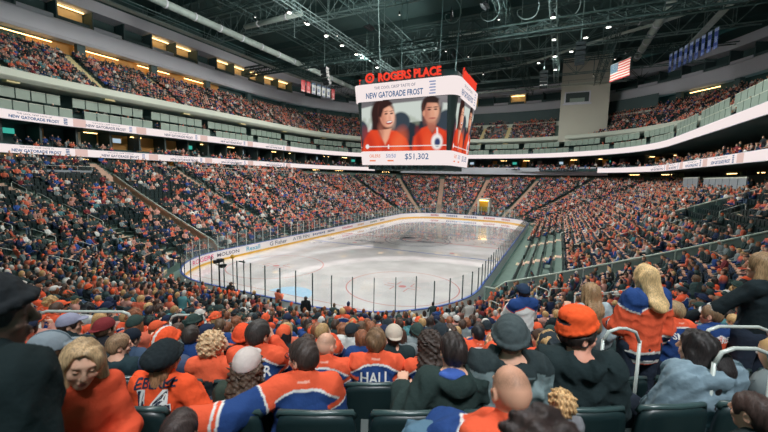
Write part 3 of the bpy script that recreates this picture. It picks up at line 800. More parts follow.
# ------------------------------------------------------------------ scoreboard
sb = empty('scoreboard', (-.55, LY / 2, 10.42)); tag(sb, 'huge four-sided hanging scoreboard with video screens and red letters', 'scoreboard')
def oct_ring(hx, hy, ch, z):
    pts = []
    for sx, sy, a0 in ((1, -1, -90), (1, 1, 0), (-1, 1, 90), (-1, -1, 180)):
        for i in range(5):
            a = math.radians(a0 + 90 * i / 4); pts.append((sx * (hx - ch) + ch * math.cos(a), sy * (hy - ch) + ch * math.sin(a), z))
    return pts
def loft(mb, rings):
    n = len(rings[0]); V = [p for r in rings for p in r]; F = []
    for i in range(len(rings) - 1):
        for k in range(n): F.append((i * n + k, i * n + (k + 1) % n, (i + 1) * n + (k + 1) % n, (i + 1) * n + k))
    mb.add(V, F)
def lerp(a, b, t): return a + (b - a) * t
HB, HT = 6.2, 7.15          # half widths at bottom and top
def hx_at(z): return lerp(HB, HT, z / 10.2)
def hy_at(z): return lerp(5.1, 5.7, z / 10.2)
q = MB(); rg = []
for z, e in ((0, 0), (1.75, 0)): rg.append(oct_ring(hx_at(z) + e, hy_at(z) + e, 1.2, z))
loft(q, rg); q.build('lower_panel', M['ribbon'], sb); q = MB(); q.poly(oct_ring(hx_at(0) + .0, hy_at(0) + .0, 1.2, -.02)); q.build('underside', M['steel_dk'], sb)
q = MB(); loft(q, [oct_ring(hx_at(z) - .25, hy_at(z) - .25, .8, z) for z in (1.75, 8.1)]); q.build('shell', M['boxdark'], sb)
q = MB(); loft(q, [oct_ring(hx_at(z), hy_at(z), 1.2, z) for z in (8.1, 10.2)]); q.build('banner_panel', M['ribbon'], sb)
q = MB(); loft(q, [oct_ring(hx_at(10.2) - .5, hy_at(10.2) - .5, 1.2, z) for z in (10.2, 11.0)]); q.poly(oct_ring(hx_at(10.2) - .5, hy_at(10.2) - .5, 1.2, 11.0)); q.build('crown', M['steel_dk'], sb)
q = MB()
for i in range(14):
    x = -5 + i * .77; q.box((x, -4.6, -.55), (x + .3, 4.6, -.02))
q.build('lamp_rack', M['steel_dk'], sb)
FACES = [(0, 'near'), (90, 'right'), (180, 'back'), (270, 'left')]
def face_map(rot, u, z, out_):
    """u across the face in metres, seen from outside left to right; z height; out_ in front of the face"""
    hx_, hy_ = hx_at(z), hy_at(z)
    r = math.radians(rot); dep = (hy_ if rot in (0, 180) else hx_) + out_
    x, y = u, -dep
    return (x * math.cos(r) - y * math.sin(r), x * math.sin(r) + y * math.cos(r), z)
def face_half(rot): return 5.0 if rot in (0, 180) else 3.9
C_ = dict(roofg=hexs(120, 116, 118), win=hexs(206, 214, 206), winlow=hexs(150, 160, 140), dark=hexs(44, 52, 60), seat=hexs(60, 70, 80), hair=hexs(56, 36, 34), hair2=hexs(52, 40, 38), skin=hexs(236, 170, 140), skin2=hexs(214, 150, 124), sh=hexs(176, 104, 86), or1=hexs(228, 74, 44), or2=hexs(206, 54, 40), white=hexs(240, 236, 232), lip=hexs(200, 90, 80), navy=hexs(60, 70, 110))
def picture(parent, rot):
    """the video frame: two people in orange sitting in a car"""
    W_ = (5.95 if rot in (0, 180) else 4.55) * 2 * .97; nu, nv = 150, 92
    U, Vv = np.meshgrid((np.arange(nu) + .5) / nu, (np.arange(nv) + .5) / nv, indexing='ij'); I = np.zeros((nu, nv, 3)); U0, V0 = U, Vv; U, Vv = .5 + (U0 - .5) / 1.1 - .015, (V0 - .5) / 1.14 + .425
    def mix(m, c): I[:] = I * (1 - m[..., None]) + np.array(c) * m[..., None]
    def sm(d, s): return np.clip(.5 - d / (2 * s), 0, 1)
    def ell(cx, cy, rx, ry, c, a=0, s=.10, al=1.0):
        k = math.radians(a); x, y = (U - cx), (Vv - cy) * .62; ry = ry * .62; X, Y = x * math.cos(k) + y * math.sin(k), -x * math.sin(k) + y * math.cos(k)
        mix(sm(np.sqrt((X / rx) ** 2 + (Y / ry) ** 2) - 1, s) * al, c)
    def poly(pts, c, s=.008, al=1.0):     # soft convex or concave outline
        P = np.array(pts); ins = np.zeros(U.shape, bool); dist = np.full(U.shape, 9.)
        for (x0, y0), (x1, y1) in zip(P, np.roll(P, -1, 0)):
            cr = ((y0 > Vv) != (y1 > Vv)); xi = x0 + (Vv - y0) * (x1 - x0) / (y1 - y0 + 1e-12); ins ^= cr & (U < xi)
            dx, dy = x1 - x0, y1 - y0; t = np.clip(((U - x0) * dx + (Vv - y0) * dy) / (dx * dx + dy * dy + 1e-12), 0, 1); dist = np.minimum(dist, np.hypot(U - x0 - t * dx, Vv - y0 - t * dy))
        mix(sm(np.where(ins, -dist, dist), s) * al, c)
    mix(np.ones(U.shape), C_['dark'])
    poly([(-.1, .64), (1.1, .70), (1.1, 1.1), (-.1, 1.1)], C_['roofg'], .03); ell(.9, .98, .2, .2, hexs(150, 146, 148), 0, .6, .7); ell(.1, 1., .2, .16, hexs(96, 94, 98), 0, .6, .8)
    for q in ([(-.1, .30), (.15, .34), (.17, .79), (-.1, .72)], [(.38, .45), (.69, .48), (.69, .81), (.38, .80)], [(.87, .44), (1.1, .42), (1.1, .72), (.9, .75)]): poly(q, C_['win'], .012)
    for i in range(26): ell((.02 + i * .0391) % 1.0, .50 + .05 * math.sin(i * 2.3), .025, .05, C_['winlow'], 0, .5, .5 if (i % 26) < 4 or 10 < i < 17 or i > 22 else 0)
    ell(.47, .48, .10, .17, C_['seat'], 8, .12); ell(.94, .47, .10, .17, C_['seat'], -8, .12); ell(.02, .36, .08, .18, C_['seat'], 0, .12)
    ell(.27, .62, .13, .29, C_['hair'], 6, .12); poly([(.13, .26), (.37, .32), (.385, .74), (.2, .78)], C_['hair'], .02)
    poly([(.02, -.1), (.06, .20), (.13, .37), (.22, .36), (.28, .20), (.34, .36), (.43, .33), (.53, .20), (.60, -.1)], C_['or1'], .014)
    ell(.12, .15, .05, .22, hexs(190, 52, 38), 20, .6, .7); ell(.45, .12, .07, .22, hexs(244, 108, 66), -16, .6, .8); ell(.30, .0, .05, .2, hexs(180, 48, 36), 0, .6, .6)
    poly([(.235, .36), (.37, .38), (.335, .20), (.30, .10), (.27, .20)], C_['skin'], .012); ell(.25, .34, .03, .12, C_['sh'], 12, .5, .6)
    ell(.325, .585, .080, .185, C_['skin'], 5, .10); ell(.37, .56, .035, .15, hexs(250, 200, 174), 5, .7, .7); ell(.27, .56, .03, .16, C_['sh'], 8, .8, .6)
    poly([(.215, .60), (.235, .82), (.32, .88), (.385, .80), (.34, .765), (.285, .72), (.255, .58)], C_['hair'], .012)
    for x in (.312, .372): ell(x, .635, .017, .013, hexs(70, 48, 44), 6, .5); ell(x - .002, .675, .023, .008, hexs(90, 60, 50), 8, .6, .8)
    ell(.352, .56, .014, .05, hexs(222, 150, 124), 6, .7, .7); ell(.346, .485, .036, .032, hexs(170, 60, 58), 8, .25); ell(.348, .494, .030, .014, C_['white'], 8, .3)
    poly([(.58, -.1), (.61, .22), (.69, .36), (.76, .40), (.80, .26), (.84, .38), (.93, .30), (.985, .12), (.99, -.1)], C_['or1'], .014)
    ell(.665, .14, .03, .2, hexs(178, 48, 36), 8, .6, .7); ell(.76, .1, .04, .16, hexs(242, 98, 60), 0, .7, .6); ell(.93, .12, .03, .16, hexs(186, 50, 38), -10, .6, .7)
    poly([(.735, .52), (.83, .50), (.835, .36), (.80, .28), (.755, .36)], C_['sh'], .012)
    ell(.772, .71, .088, .17, C_['hair2'], -4, .10); ell(.785, .625, .076, .175, C_['skin2'], -3, .10); ell(.825, .62, .034, .13, hexs(240, 186, 156), 0, .8, .7); ell(.73, .6, .026, .15, C_['sh'], 0, .8, .6); ell(.712, .60, .013, .045, C_['skin2'], 0, .3)
    poly([(.70, .64), (.71, .83), (.79, .885), (.862, .82), (.85, .755), (.74, .77), (.722, .66)], C_['hair2'], .012)
    for x in (.765, .828): ell(x, .655, .017, .012, hexs(60, 46, 44), 0, .5); ell(x, .69, .024, .009, hexs(60, 44, 40), 0, .5, .9)
    ell(.803, .59, .013, .05, hexs(226, 160, 130), 0, .7, .8); ell(.797, .515, .034, .014, hexs(176, 96, 86), 0, .4); ell(.79, .46, .04, .04, hexs(196, 136, 112), 0, .8, .6)
    ell(.845, .13, .055, .13, C_['white'], 0, .2); ell(.85, .12, .028, .07, C_['navy'], 0, .3); poly([(.838, .36), (.852, .36), (.858, .2), (.842, .2)], C_['white'], .006)
    U, Vv = U0, V0
    poly([(.09, .088), (1.1, .088), (1.1, .104), (.09, .104)], C_['white'], .006); ell(.07, .1, .024, .045, C_['white'], 0, .2); poly([(.33, .05), (.345, .05), (.345, .13), (.33, .13)], C_['white'], .006)
    q = MB(); V = []; F = []; Cc = []
    for i in range(nu):
        for j in range(nv):
            b_ = len(V); V += [face_map(rot, (a - .5) * W_, 1.75 + c * 6.33, -.16) for a, c in ((i / nu, j / nv), ((i + 1) / nu, j / nv), ((i + 1) / nu, (j + 1) / nv), (i / nu, (j + 1) / nv))]
            F.append((b_, b_ + 1, b_ + 2, b_ + 3)); Cc += [I[i, j]] * 4
    return link('video_screen', np_mesh('video_screen', V, F, M['screen'], np.array(Cc)), parent)
for rot, nm in FACES:
    picture(sb, rot)
    half = face_half(rot)
    def put(txt, name, wd, hh, u, z, mat, off=.03, ext=0, bold=.012):
        me, co = text_fit(txt, wd, hh, extrude=ext, bold=bold); oc = np.zeros_like(co)
        for i in range(len(co)): oc[i] = face_map(rot, u + co[i, 0], z + co[i, 1], off - co[i, 2] if ext == 0 else off + co[i, 2])
        set_co(me, oc); me.materials.clear(); me.materials.append(mat); return link(name, me, sb)
    kx = half / 5.0 * 1.08
    put('ROGERS PLACE', 'sign_letters', 7.6 * kx, 1.0, .75 * kx, 10.95, M['sign_red'], -.25, .12, .02)
    q = MB()
    for i in range(24):
        a, c = 2 * PI * i / 24, 2 * PI * (i + 1) / 24
        q.poly([face_map(rot, -4.15 * kx + r * math.cos(t) * kx, 10.95 + r * math.sin(t), -.12) for r, t in ((.34, a), (.62, a), (.62, c), (.34, c))])
    q.poly([face_map(rot, -4.15 * kx + .2 * kx * math.cos(t), 10.95 + .2 * math.sin(t), -.12) for t in (0, 1.2, 2.6, 3.9, 5.2)])
    q.build('sign_emblem', M['sign_red'], sb)
    put('NEW GATORADE FROST', 'banner_lettering', 7.2 * kx, .72, -1.0 * kx, 8.75, M['led_blue'], .03, 0, .02)
    put('THE COOL CRISP TASTE OF', 'banner_lettering', 5.2 * kx, .34, -.9 * kx, 9.62, M['led_grey'], .03, 0, .006)
    q = MB()
    for i in range(5): q.poly([face_map(rot, (3.3 + (.1 if i % 2 else 0)) * kx, 8.35 + i * .33, .03), face_map(rot, 4.05 * kx, 8.35 + i * .33, .03), face_map(rot, 4.05 * kx, 8.5 + i * .33, .03), face_map(rot, (3.3 + (.1 if i % 2 else 0)) * kx, 8.5 + i * .33, .03)])
    q.build('bottle_mark', M['led_pale'], sb)
    put('$51,302', 'amount_lettering', 2.9 * kx, .84, 1.9 * kx, 1.0, M['led_blue'], .03, 0, .008)
    put('50/50', 'panel_lettering', 1.3 * kx, .5, -1.35 * kx, 1.15, M['led_pale'], .03)
    put('OILERS', 'panel_lettering', 1.5 * kx, .42, -3.5 * kx, 1.15, M['led_orange'], .03)
    q = MB()
    for u0, u1 in ((-4.2, -3.4), (-1.8, -1.0)): q.poly([face_map(rot, u0 * kx, .45, .03), face_map(rot, u1 * kx, .45, .03), face_map(rot, u1 * kx, .62, .03), face_map(rot, u0 * kx, .62, .03)])
    q.build('panel_bar', M['led_orange'], sb)
for sx in (-1, 1):
    for sy in (-1, 1):
        q = MB(); q.tube([(sx * 4, sy * 3.5, 11), (sx * 4.5, sy * 4, 25)], .05, 6); q.build('cable', M['steel'], sb)

# ------------------------------------------------------------------ roof
q = MB(); q.box((-70, -14, 40), (70, 118, 40.6)); tag(q.build('ceiling', M['roof']), 'dark corrugated roof deck', 'roof', kind='structure')
for i in range(10):
    q = MB(); y = -8 + 12 * i; q.box((-60, y - .3, 38.6), (60, y + .3, 40)); tag(q.build('beam', M['steel_dk']), kind='structure')
def truss(name, a, b_, h, lab, w_=1.2, step=2.6, chord=.13, mat='steel'):
    a, b_ = Vector(a), Vector(b_); d = b_ - a; L_ = d.length; t = d.normalized(); s = Vector((-t.y, t.x, 0)) * w_ / 2
    root = empty(name, a); tag(root, lab, 'truss', 'roof trusses')
    for nm, dz in (('bottom_chord', 0), ('top_chord', h)):
        q = MB()
        for sg in (-1, 1): q.tube([s * sg + Vector((0, 0, dz)), d + s * sg + Vector((0, 0, dz))], chord, 6)
        q.build(nm, M[mat], root)
    q = MB(); n = max(2, int(L_ / step))
    for i in range(n):
        p0, p1 = d * (i / n), d * ((i + 1) / n)
        for sg in (-1, 1):
            up = Vector((0, 0, h))
            q.tube([p0 + s * sg + (up if i % 2 else Vector()), p1 + s * sg + (Vector() if i % 2 else up)], chord * .55, 4); q.tube([p0 + s * sg, p0 + s * sg + up], chord * .5, 4)
        q.tube([p0 - s, p0 + s], chord * .5, 4); q.tube([p0 - s, p1 + s], chord * .4, 4)
    q.build('web_lattice', M[mat], root)
for i, y in enumerate((4, 14, 23, 32, 51, 60, 69, 79, 90)):
    truss('roof_truss', (-44, y, 33.5), (44, y, 33.5), 4.0, f'{ordw(i)} dark steel roof truss crossing the hall, counted from the camera', 1.4, 3.4, .10, 'steel' if i % 2 else 'steel_dk')
truss('roof_truss', (-44, 41.6, 30), (44, 41.6, 30), 1.4, 'lowest steel truss crossing the hall just above the scoreboard', 1.5, 2.0, .16, 'steel_dk')
for i, x in enumerate((-24, -9, 9, 24)):
    truss('roof_truss', (x, 0, 31.6), (x, 92, 31.6), 2.2, f'long steel truss running the length of the rink, {ordw(i)} from the left', 1.2, 2.6, .055, 'steel_dk')
truss('lighting_truss', (-15, 10, 30.2), (-15, 70, 30.2), 1.0, 'narrow lighting truss with small bright lamps, left of the scoreboard', .8, 1.6, .06)
truss('lighting_truss', (15.5, 14, 30.2), (15.5, 72, 30.2), 1.0, 'narrow lighting truss with small bright lamps, right of the scoreboard', .8, 1.6, .06)
def catwalk(pts, lab, w_=1.0):
    root = empty('catwalk', pts[0]); tag(root, lab, 'catwalk', 'roof catwalks'); P = [Vector(p) - Vector(pts[0]) for p in pts]
    q = MB(); rl = MB()
    for a, b_ in zip(P[:-1], P[1:]):
        t = (b_ - a).normalized(); s = Vector((-t.y, t.x, 0)) * w_ / 2
        q.prism([a - s, b_ - s, b_ + s, a + s], (0, 0, .16))
        for sg in (-1, 1): rl.tube([a + s * sg + Vector((0, 0, 1.1)), b_ + s * sg + Vector((0, 0, 1.1))], .04, 5); rl.tube([a + s * sg, a + s * sg + Vector((0, 0, 1.1))], .03, 4)
    q.build('deck', M['duct'], root); rl.build('railing', M['steel'], root)
def arcpts(c, r, a0, a1, z, n=14): return [(c[0] + r * math.cos(math.radians(a0 + (a1 - a0) * i / n)), c[1] + r * math.sin(math.radians(a0 + (a1 - a0) * i / n)), z) for i in range(n + 1)]
catwalk([(-20, 74, 34)] + [(-3.9, 72.9, 34), (3, 71.6, 34), (8, 70, 34), (13.5, 66.8, 34), (18.7, 62.8, 34), (24.5, 59, 34), (30, 56, 34), (36, 51, 34), (42, 44, 34)], 'curved pale catwalk beyond the scoreboard on the right')
catwalk([(-36.4, 4 + 6 * i, 30.6) for i in range(12)], 'straight catwalk along the left edge of the roof')
catwalk([(36.4, 20 + 6 * i, 32.6) for i in range(9)], 'straight catwalk along the right edge of the roof')
catwalk([(-30 + 6 * i, 84, 32) for i in range(11)], 'straight catwalk crossing the far end of the roof')
def duct(pts, r, lab):
    root = empty('air_duct', pts[0]); tag(root, lab, 'duct', 'roof ducts'); P = [Vector(p) - Vector(pts[0]) for p in pts]
    q = MB(); q.tube(P, r, 12); q.build('pipe', M['duct'], root, smooth=True)
    for a, b_ in zip(P[:-1], P[1:]):
        n = max(1, int((b_ - a).length / 4)); t = (b_ - a).normalized()
        for i in range(n): c = a.lerp(b_, (i + .5) / n); q = MB(); q.tube([c - t * .1, c + t * .1], r * 1.12, 12); q.build('collar', M['fascia'], root)
duct([(-29.5, 0, 30.5), (-29.5, 66, 30.5)], .5, 'long pale air duct along the left of the roof')
duct([(-27, 25.2, 31.2), (-16, 25.0, 31.2)], .35, 'short air duct crossing toward the lighting truss on the left')
duct([(30, 30, 34), (30, 74, 34)], .6, 'long air duct on the right of the roof')
duct([(-3, 52, 36), (30, 60, 36)], .5, 'air duct slanting behind the scoreboard')
# curved cable trays
for i in range(5):
    root = empty('cable_loop', (2 + 5 * i, 34 + 1.5 * i, 34)); tag(root, f'hanging cable loop under the roof right of centre, {ordw(i)} from the left', 'cable', 'hanging cable loops')
    q = MB(); q.tube([(1.6 * math.sin(t * 1.7), t * 1.6, -2.6 * math.sin(t * .95) ** 2) for t in [j * .22 for j in range(16)]], .07, 6); q.build('cable', M['steel'], root, smooth=True)
for i in range(16):
    x = rnd.uniform(-22, 26); y = rnd.uniform(24, 74)
    root = empty('hanging_rod', (x, y, 33)); tag(root, f'thin rigging rod hanging from the roof, {ordw(i)} of a scattered set', 'rod', 'rigging rods')
    q = MB(); q.tube([(0, 0, rnd.uniform(-4.5, -2)), (0, 0, 5)], .05, 5); q.build('rod', M['steel'], root)
# speaker clusters
for i, (x, y) in enumerate(((-20, 36), (-17, 52), (14, 52), (19, 40))):
    root = empty('speaker_cluster', (x, y, 27.2)); tag(root, f'dark hanging loudspeaker cluster, {("left of the scoreboard", "far left", "far right", "right of the scoreboard")[i]}', 'speaker', 'hanging speakers')
    for j in range(5):
        q = MB(); q.box((-.6, -.4, -.24), (.6, .4, .24), Matrix.Translation((0, .05 * j * j, -.55 * j)) @ Matrix.Rotation(.12 * j, 4, 'X')); q.build('cabinet', M['black'], root)
    q = MB(); q.tube([(0, 0, .2), (0, 0, 6)], .04, 5); q.build('cable', M['steel'], root)
# lamps
def spot(x, y, z, i, lab, mat='lamp_on', r=.3):
    root = empty('arena_light', (x, y, z)); tag(root, lab, 'light', 'roof lamps')
    q = MB(); q.lathe([(.1, .5), (r * .7, .42), (r, .05), (r * 1.05, 0), (r, 0)], n=12); q.build('housing', M['black'], root)
    q = MB(); q.lathe([(.02, -.03), (r * .93, -.02), (r * .93, .02), (.02, .03)], n=12); q.build('lens', M[mat], root)
i = 0
for y in (21.3, 25, 29.4, 33.7, 38.2, 40.1, 46, 52, 58):
    spot(-15, y, 29.6, i, f'small bright roof lamp on the left lighting truss, {ordw(i)} from the camera'); i += 1
for j, (x, y, z) in enumerate(((15.5, 26, 29.6), (15.5, 36, 29.6), (15.5, 44, 29.6), (15.5, 52, 29.6), (15.5, 60, 29.6))):
    spot(x, y, z, j, f'small bright roof lamp on the right lighting truss, {ordw(j)} from the camera')
for j, (x, y, z) in enumerate(((24.2, 37.5, 31), (24.1, 35.6, 31), (22.5, 46, 31), (20, 55, 33), (18, 63, 33.5), (12, 68, 33.5), (30, 44, 33.5))):
    spot(x, y, z, j, f'bright lamp under the right part of the roof, {ordw(j)} from the camera', 'lamp_on', .34)
for j in range(30):
    x, y = rnd.uniform(-28, 34), rnd.uniform(20, 86)
    spot(x, y, rnd.uniform(31, 35), j, f'tiny dim lamp among the roof steel, {ordw(j)} of the scatter', 'lamp_dim', rnd.uniform(.12, .22))
# ------------------------------------------------------------------ flag and banners
def cloth_sheet(name, p0, p1, z0, z1, colf, nx, nz, parent, wave=.06, mat='flat'):
    p0, p1 = Vector(p0), Vector(p1); d = p1 - p0; nrm = Vector((-d.y, d.x, 0)).normalized(); V = []; Cc = []; F = []
    for j in range(nz + 1):
        for i in range(nx + 1):
            u, v = i / nx, j / nz; p = p0 + d * u + nrm * (wave * math.sin(u * 9 + v * 3)); V.append((p.x, p.y, lerp(z0, z1, v)))
    Vv = []; Fc = []
    for j in range(nz):
        for i in range(nx):
            b0 = len(Vv); idx = [j * (nx + 1) + i, j * (nx + 1) + i + 1, (j + 1) * (nx + 1) + i + 1, (j + 1) * (nx + 1) + i]
            Vv += [V[t] for t in idx]; Fc.append((b0, b0 + 1, b0 + 2, b0 + 3)); Cc += [colf((i + .5) / nx, (j + .5) / nz)] * 4
    me = np_mesh(name, Vv, Fc, M[mat], np.array(Cc)); return link(name, me, parent)
def usflag(u, v):
    if u < .4 and v > 6 / 13: 
        return hexs(215, 220, 225) if (int(u * 52) % 4 == 1 and int(v * 39) % 3 == 1) else hexs(96, 130, 150)
    return hexs(206, 84, 84) if int(v * 13) % 2 == 0 else hexs(228, 222, 214)
root = empty('flag', (0, 0, 0)); tag(root, 'American flag of red and white stripes hanging from the roof on the right', 'flag')
cloth_sheet('cloth', (24.5, 61.2, 0), (27.0, 57.4, 0), 26.75, 29.65, usflag, 52, 39, root)
q = MB(); q.tube([(24.4, 61.3, 29.7), (27.1, 57.3, 29.7)], .04, 6); q.build('pole', M['rail'], root)
def pennant(i, p0, p1, z0, z1, cols, lab, grp):
    root = empty('championship_banner', (p0[0], p0[1], z0)); tag(root, lab, 'banner', grp); a = Vector((0, 0, 0)); b_ = Vector((p1[0] - p0[0], p1[1] - p0[1], 0))
    def cf(u, v):
        if v > .86: return cols[1]
        if .30 < v < .62 and .2 < u < .8: return cols[1] if (int(v * 20) + int(u * 6)) % 2 else cols[2]
        if v < .14 and .15 < u < .85: return cols[2]
        return cols[0]
    cloth_sheet('cloth', a, b_, 0, z1 - z0, cf, 8, 20, root, .03)
    q = MB(); q.tube([a + Vector((0, 0, z1 - z0)), b_ + Vector((0, 0, z1 - z0))], .03, 5); q.build('top_bar', M['steel'], root)
A, B = Vector((34.1, 67.4, 0)), Vector((37.6, 55.1, 0))
for i in range(9):
    t0, t1 = i / 9 + .012, (i + .78) / 9
    pa, pb = A.lerp(B, t0), A.lerp(B, t1)
    pennant(i, pa, pb, 28.9 + .03 * i, 32.2, (hexs(62, 84, 150), hexs(150, 168, 206), hexs(112, 132, 184)), f'blue banner hanging under the right roof, {ordw(i)} from the left', 'blue banners')
A, B = Vector((-35.4, 48.6, 0)), Vector((-33.4, 59.4, 0))
for i in range(7):
    pa, pb = A.lerp(B, i / 7 + .01), A.lerp(B, (i + .8) / 7)
    rd = i in (0, 1, 6)
    pennant(i, pa, pb, 27.6, 30.1, (hexs(206, 110, 112), hexs(200, 80, 84), hexs(220, 190, 190)) if rd else (hexs(214, 220, 220), hexs(120, 140, 170), hexs(150, 160, 185)), f"{'red' if rd else 'white'} banner hanging under the left roof, {ordw(i)} from the left", 'red and white banners')
# ------------------------------------------------------------------ figures: smooth blended solids turned into one continuous surface
class Field:
    def __init__(s, xs, ys, zs):
        s.x, s.y, s.z = [np.asarray(a, dtype=np.float32) for a in (xs, ys, zs)]
        s.D = np.full((len(xs), len(ys), len(zs)), .4, dtype=np.float32)
    def _sub(s, lo, hi):
        i = [(np.searchsorted(a, l - .05), np.searchsorted(a, h + .05)) for a, l, h in zip((s.x, s.y, s.z), lo, hi)]
        return tuple(slice(max(a, 0), b_) for a, b_ in i)
    def _grid(s, sl):
        return np.stack(np.meshgrid(s.x[sl[0]], s.y[sl[1]], s.z[sl[2]], indexing='ij'), -1)
    def put(s, fn, lo, hi, k=.02, mode='add'):
        sl = s._sub(lo, hi)
        if any(q.stop <= q.start for q in sl): return
        P = s._grid(sl); d = fn(P).astype(np.float32); A = s.D[sl]
        if mode == 'add':
            h = np.clip(.5 + .5 * (A - d) / k, 0, 1); s.D[sl] = A * (1 - h) + d * h - k * h * (1 - h)
        else:
            d = -d; h = np.clip(.5 - .5 * (A - d) / k, 0, 1); s.D[sl] = A * (1 - h) + d * h + k * h * (1 - h)
    def rc(s, a, b_, ra, rb, k=.02, flat=1.0, lat=(1, 0, 0), mode='add'):
        a, b_ = np.array(a, dtype=float), np.array(b_, dtype=float); w_ = b_ - a; L_ = np.linalg.norm(w_) + 1e-9; w_ = w_ / L_
        lt = np.array(lat, dtype=float); lt = lt - w_ * lt.dot(w_); lt /= np.linalg.norm(lt) + 1e-9; fw = np.cross(w_, lt)
        def fn(P):
            q = P - a; ax = q @ w_; t = np.clip(ax / L_, 0, 1); dz = ax - t * L_; r = ra + (rb - ra) * t
            dx = q @ lt; dy = (q @ fw) / flat
            e = np.sqrt(dx * dx + dy * dy + dz * dz) - r
            return e * (.5 + .5 * flat) if flat < 1 else e
        R = max(ra, rb); s.put(fn, np.minimum(a, b_) - R, np.maximum(a, b_) + R, k, mode)
    def ell(s, c, r, k=.015, rot=None, mode='add', disp=None):
        c, r = np.array(c, dtype=float), np.array(r, dtype=float); Rm = np.eye(3) if rot is None else np.array(rot)
        def fn(P):
            q = (P - c) @ Rm; k0 = np.linalg.norm(q / r, axis=-1); k1 = np.linalg.norm(q / (r * r), axis=-1) + 1e-9
            d = k0 * (k0 - 1) / k1
            return d if disp is None else d + disp(P)
        R = r.max(); s.put(fn, c - R, c + R, k, mode)
    def cut(s, fn): # intersect with a half space etc. over the whole grid
        P = s._grid((slice(None),) * 3); s.D = np.maximum(s.D, fn(P).astype(np.float32))
    def disp(s, fn):
        near = np.abs(s.D) < .06; idx = np.nonzero(near)
        P = np.stack([s.x[idx[0]], s.y[idx[1]], s.z[idx[2]]], -1); s.D[idx] += fn(P).astype(np.float32)
    def mesh(s):
        D = s.D.copy(); D[0], D[-1] = .4, .4; D[:, 0], D[:, -1] = .4, .4; D[:, :, 0], D[:, :, -1] = .4, .4
        ins = D < 0; nx, ny, nz = D.shape
        cnt = np.zeros((nx - 1, ny - 1, nz - 1), dtype=np.int8)
        for i in (0, 1):
            for j in (0, 1):
                for k in (0, 1): cnt += ins[i:nx - 1 + i, j:ny - 1 + j, k:nz - 1 + k]
        act = (cnt > 0) & (cnt < 8); ids = np.full(act.shape, -1, dtype=np.int64); cell = np.argwhere(act); ids[act] = np.arange(len(cell))
        acc = np.zeros((len(cell), 3)); num = np.zeros(len(cell)); ax = (s.x, s.y, s.z)
        ci, cj, ck = cell.T
        for dim in range(3):
            for u in (0, 1):
                for v in (0, 1):
                    o = [0, 0, 0]; oth = [d for d in range(3) if d != dim]; o[oth[0]], o[oth[1]] = u, v
                    a = D[ci + o[0], cj + o[1], ck + o[2]]; e = list(o); e[dim] = 1; b_ = D[ci + e[0], cj + e[1], ck + e[2]]
                    x = (a < 0) != (b_ < 0); t = np.where(x, a / np.where(x, a - b_, 1), 0)
                    base = [ci + o[0], cj + o[1], ck + o[2]]; P = np.stack([ax[d][base[d]] for d in range(3)], -1).astype(float)
                    P[:, dim] += t * (ax[dim][base[dim] + 1] - ax[dim][base[dim]])
                    acc += P * x[:, None]; num += x
        V = acc / np.maximum(num, 1)[:, None]; F = []
        for dim in range(3):
            o1, o2 = [d for d in range(3) if d != dim]
            a = np.take(ins, range(D.shape[dim] - 1), dim); b_ = np.take(ins, range(1, D.shape[dim]), dim)
            e = np.argwhere(a != b_)
            ok = (e[:, o1] > 0) & (e[:, o2] > 0) & (e[:, o1] < D.shape[o1] - 1) & (e[:, o2] < D.shape[o2] - 1); e = e[ok]
            fl = a[tuple(e.T)]
            def cid(d1, d2):
                q = e.copy(); q[:, o1] += d1; q[:, o2] += d2; return ids[tuple(q.T)]
            Q = np.stack([cid(-1, -1), cid(0, -1), cid(0, 0), cid(-1, 0)], -1)
            flip = fl if dim != 1 else ~fl
            Q[~flip] = Q[~flip][:, ::-1]; F.append(Q)
        return V, np.concatenate(F)

def axis(lo, hi, st, fine=()):
    out = []; x = lo
    while x < hi:
        out.append(x); f = st
        for a, b_, q in fine:
            if a <= x < b_: f = min(f, q)
        x += f
    out.append(x); return np.array(out)

def folds(seed, amp=.006):
    r = np.random.default_rng(seed); W_ = r.normal(size=(9, 3)) * np.array([14, 14, 11]) * r.uniform(.5, 1.7, (9, 1)); ph = r.uniform(0, 6.3, 9)
    def fn(P):
        d = 0
        for w_, p_ in zip(W_, ph): d = d + np.abs(np.sin(P @ w_ + p_)) - .6
        return d * amp / 4.0
    return fn

def rotm(yaw, pitch=0, roll=0):
    return np.array(Euler((pitch, roll, yaw), 'XYZ').to_matrix())

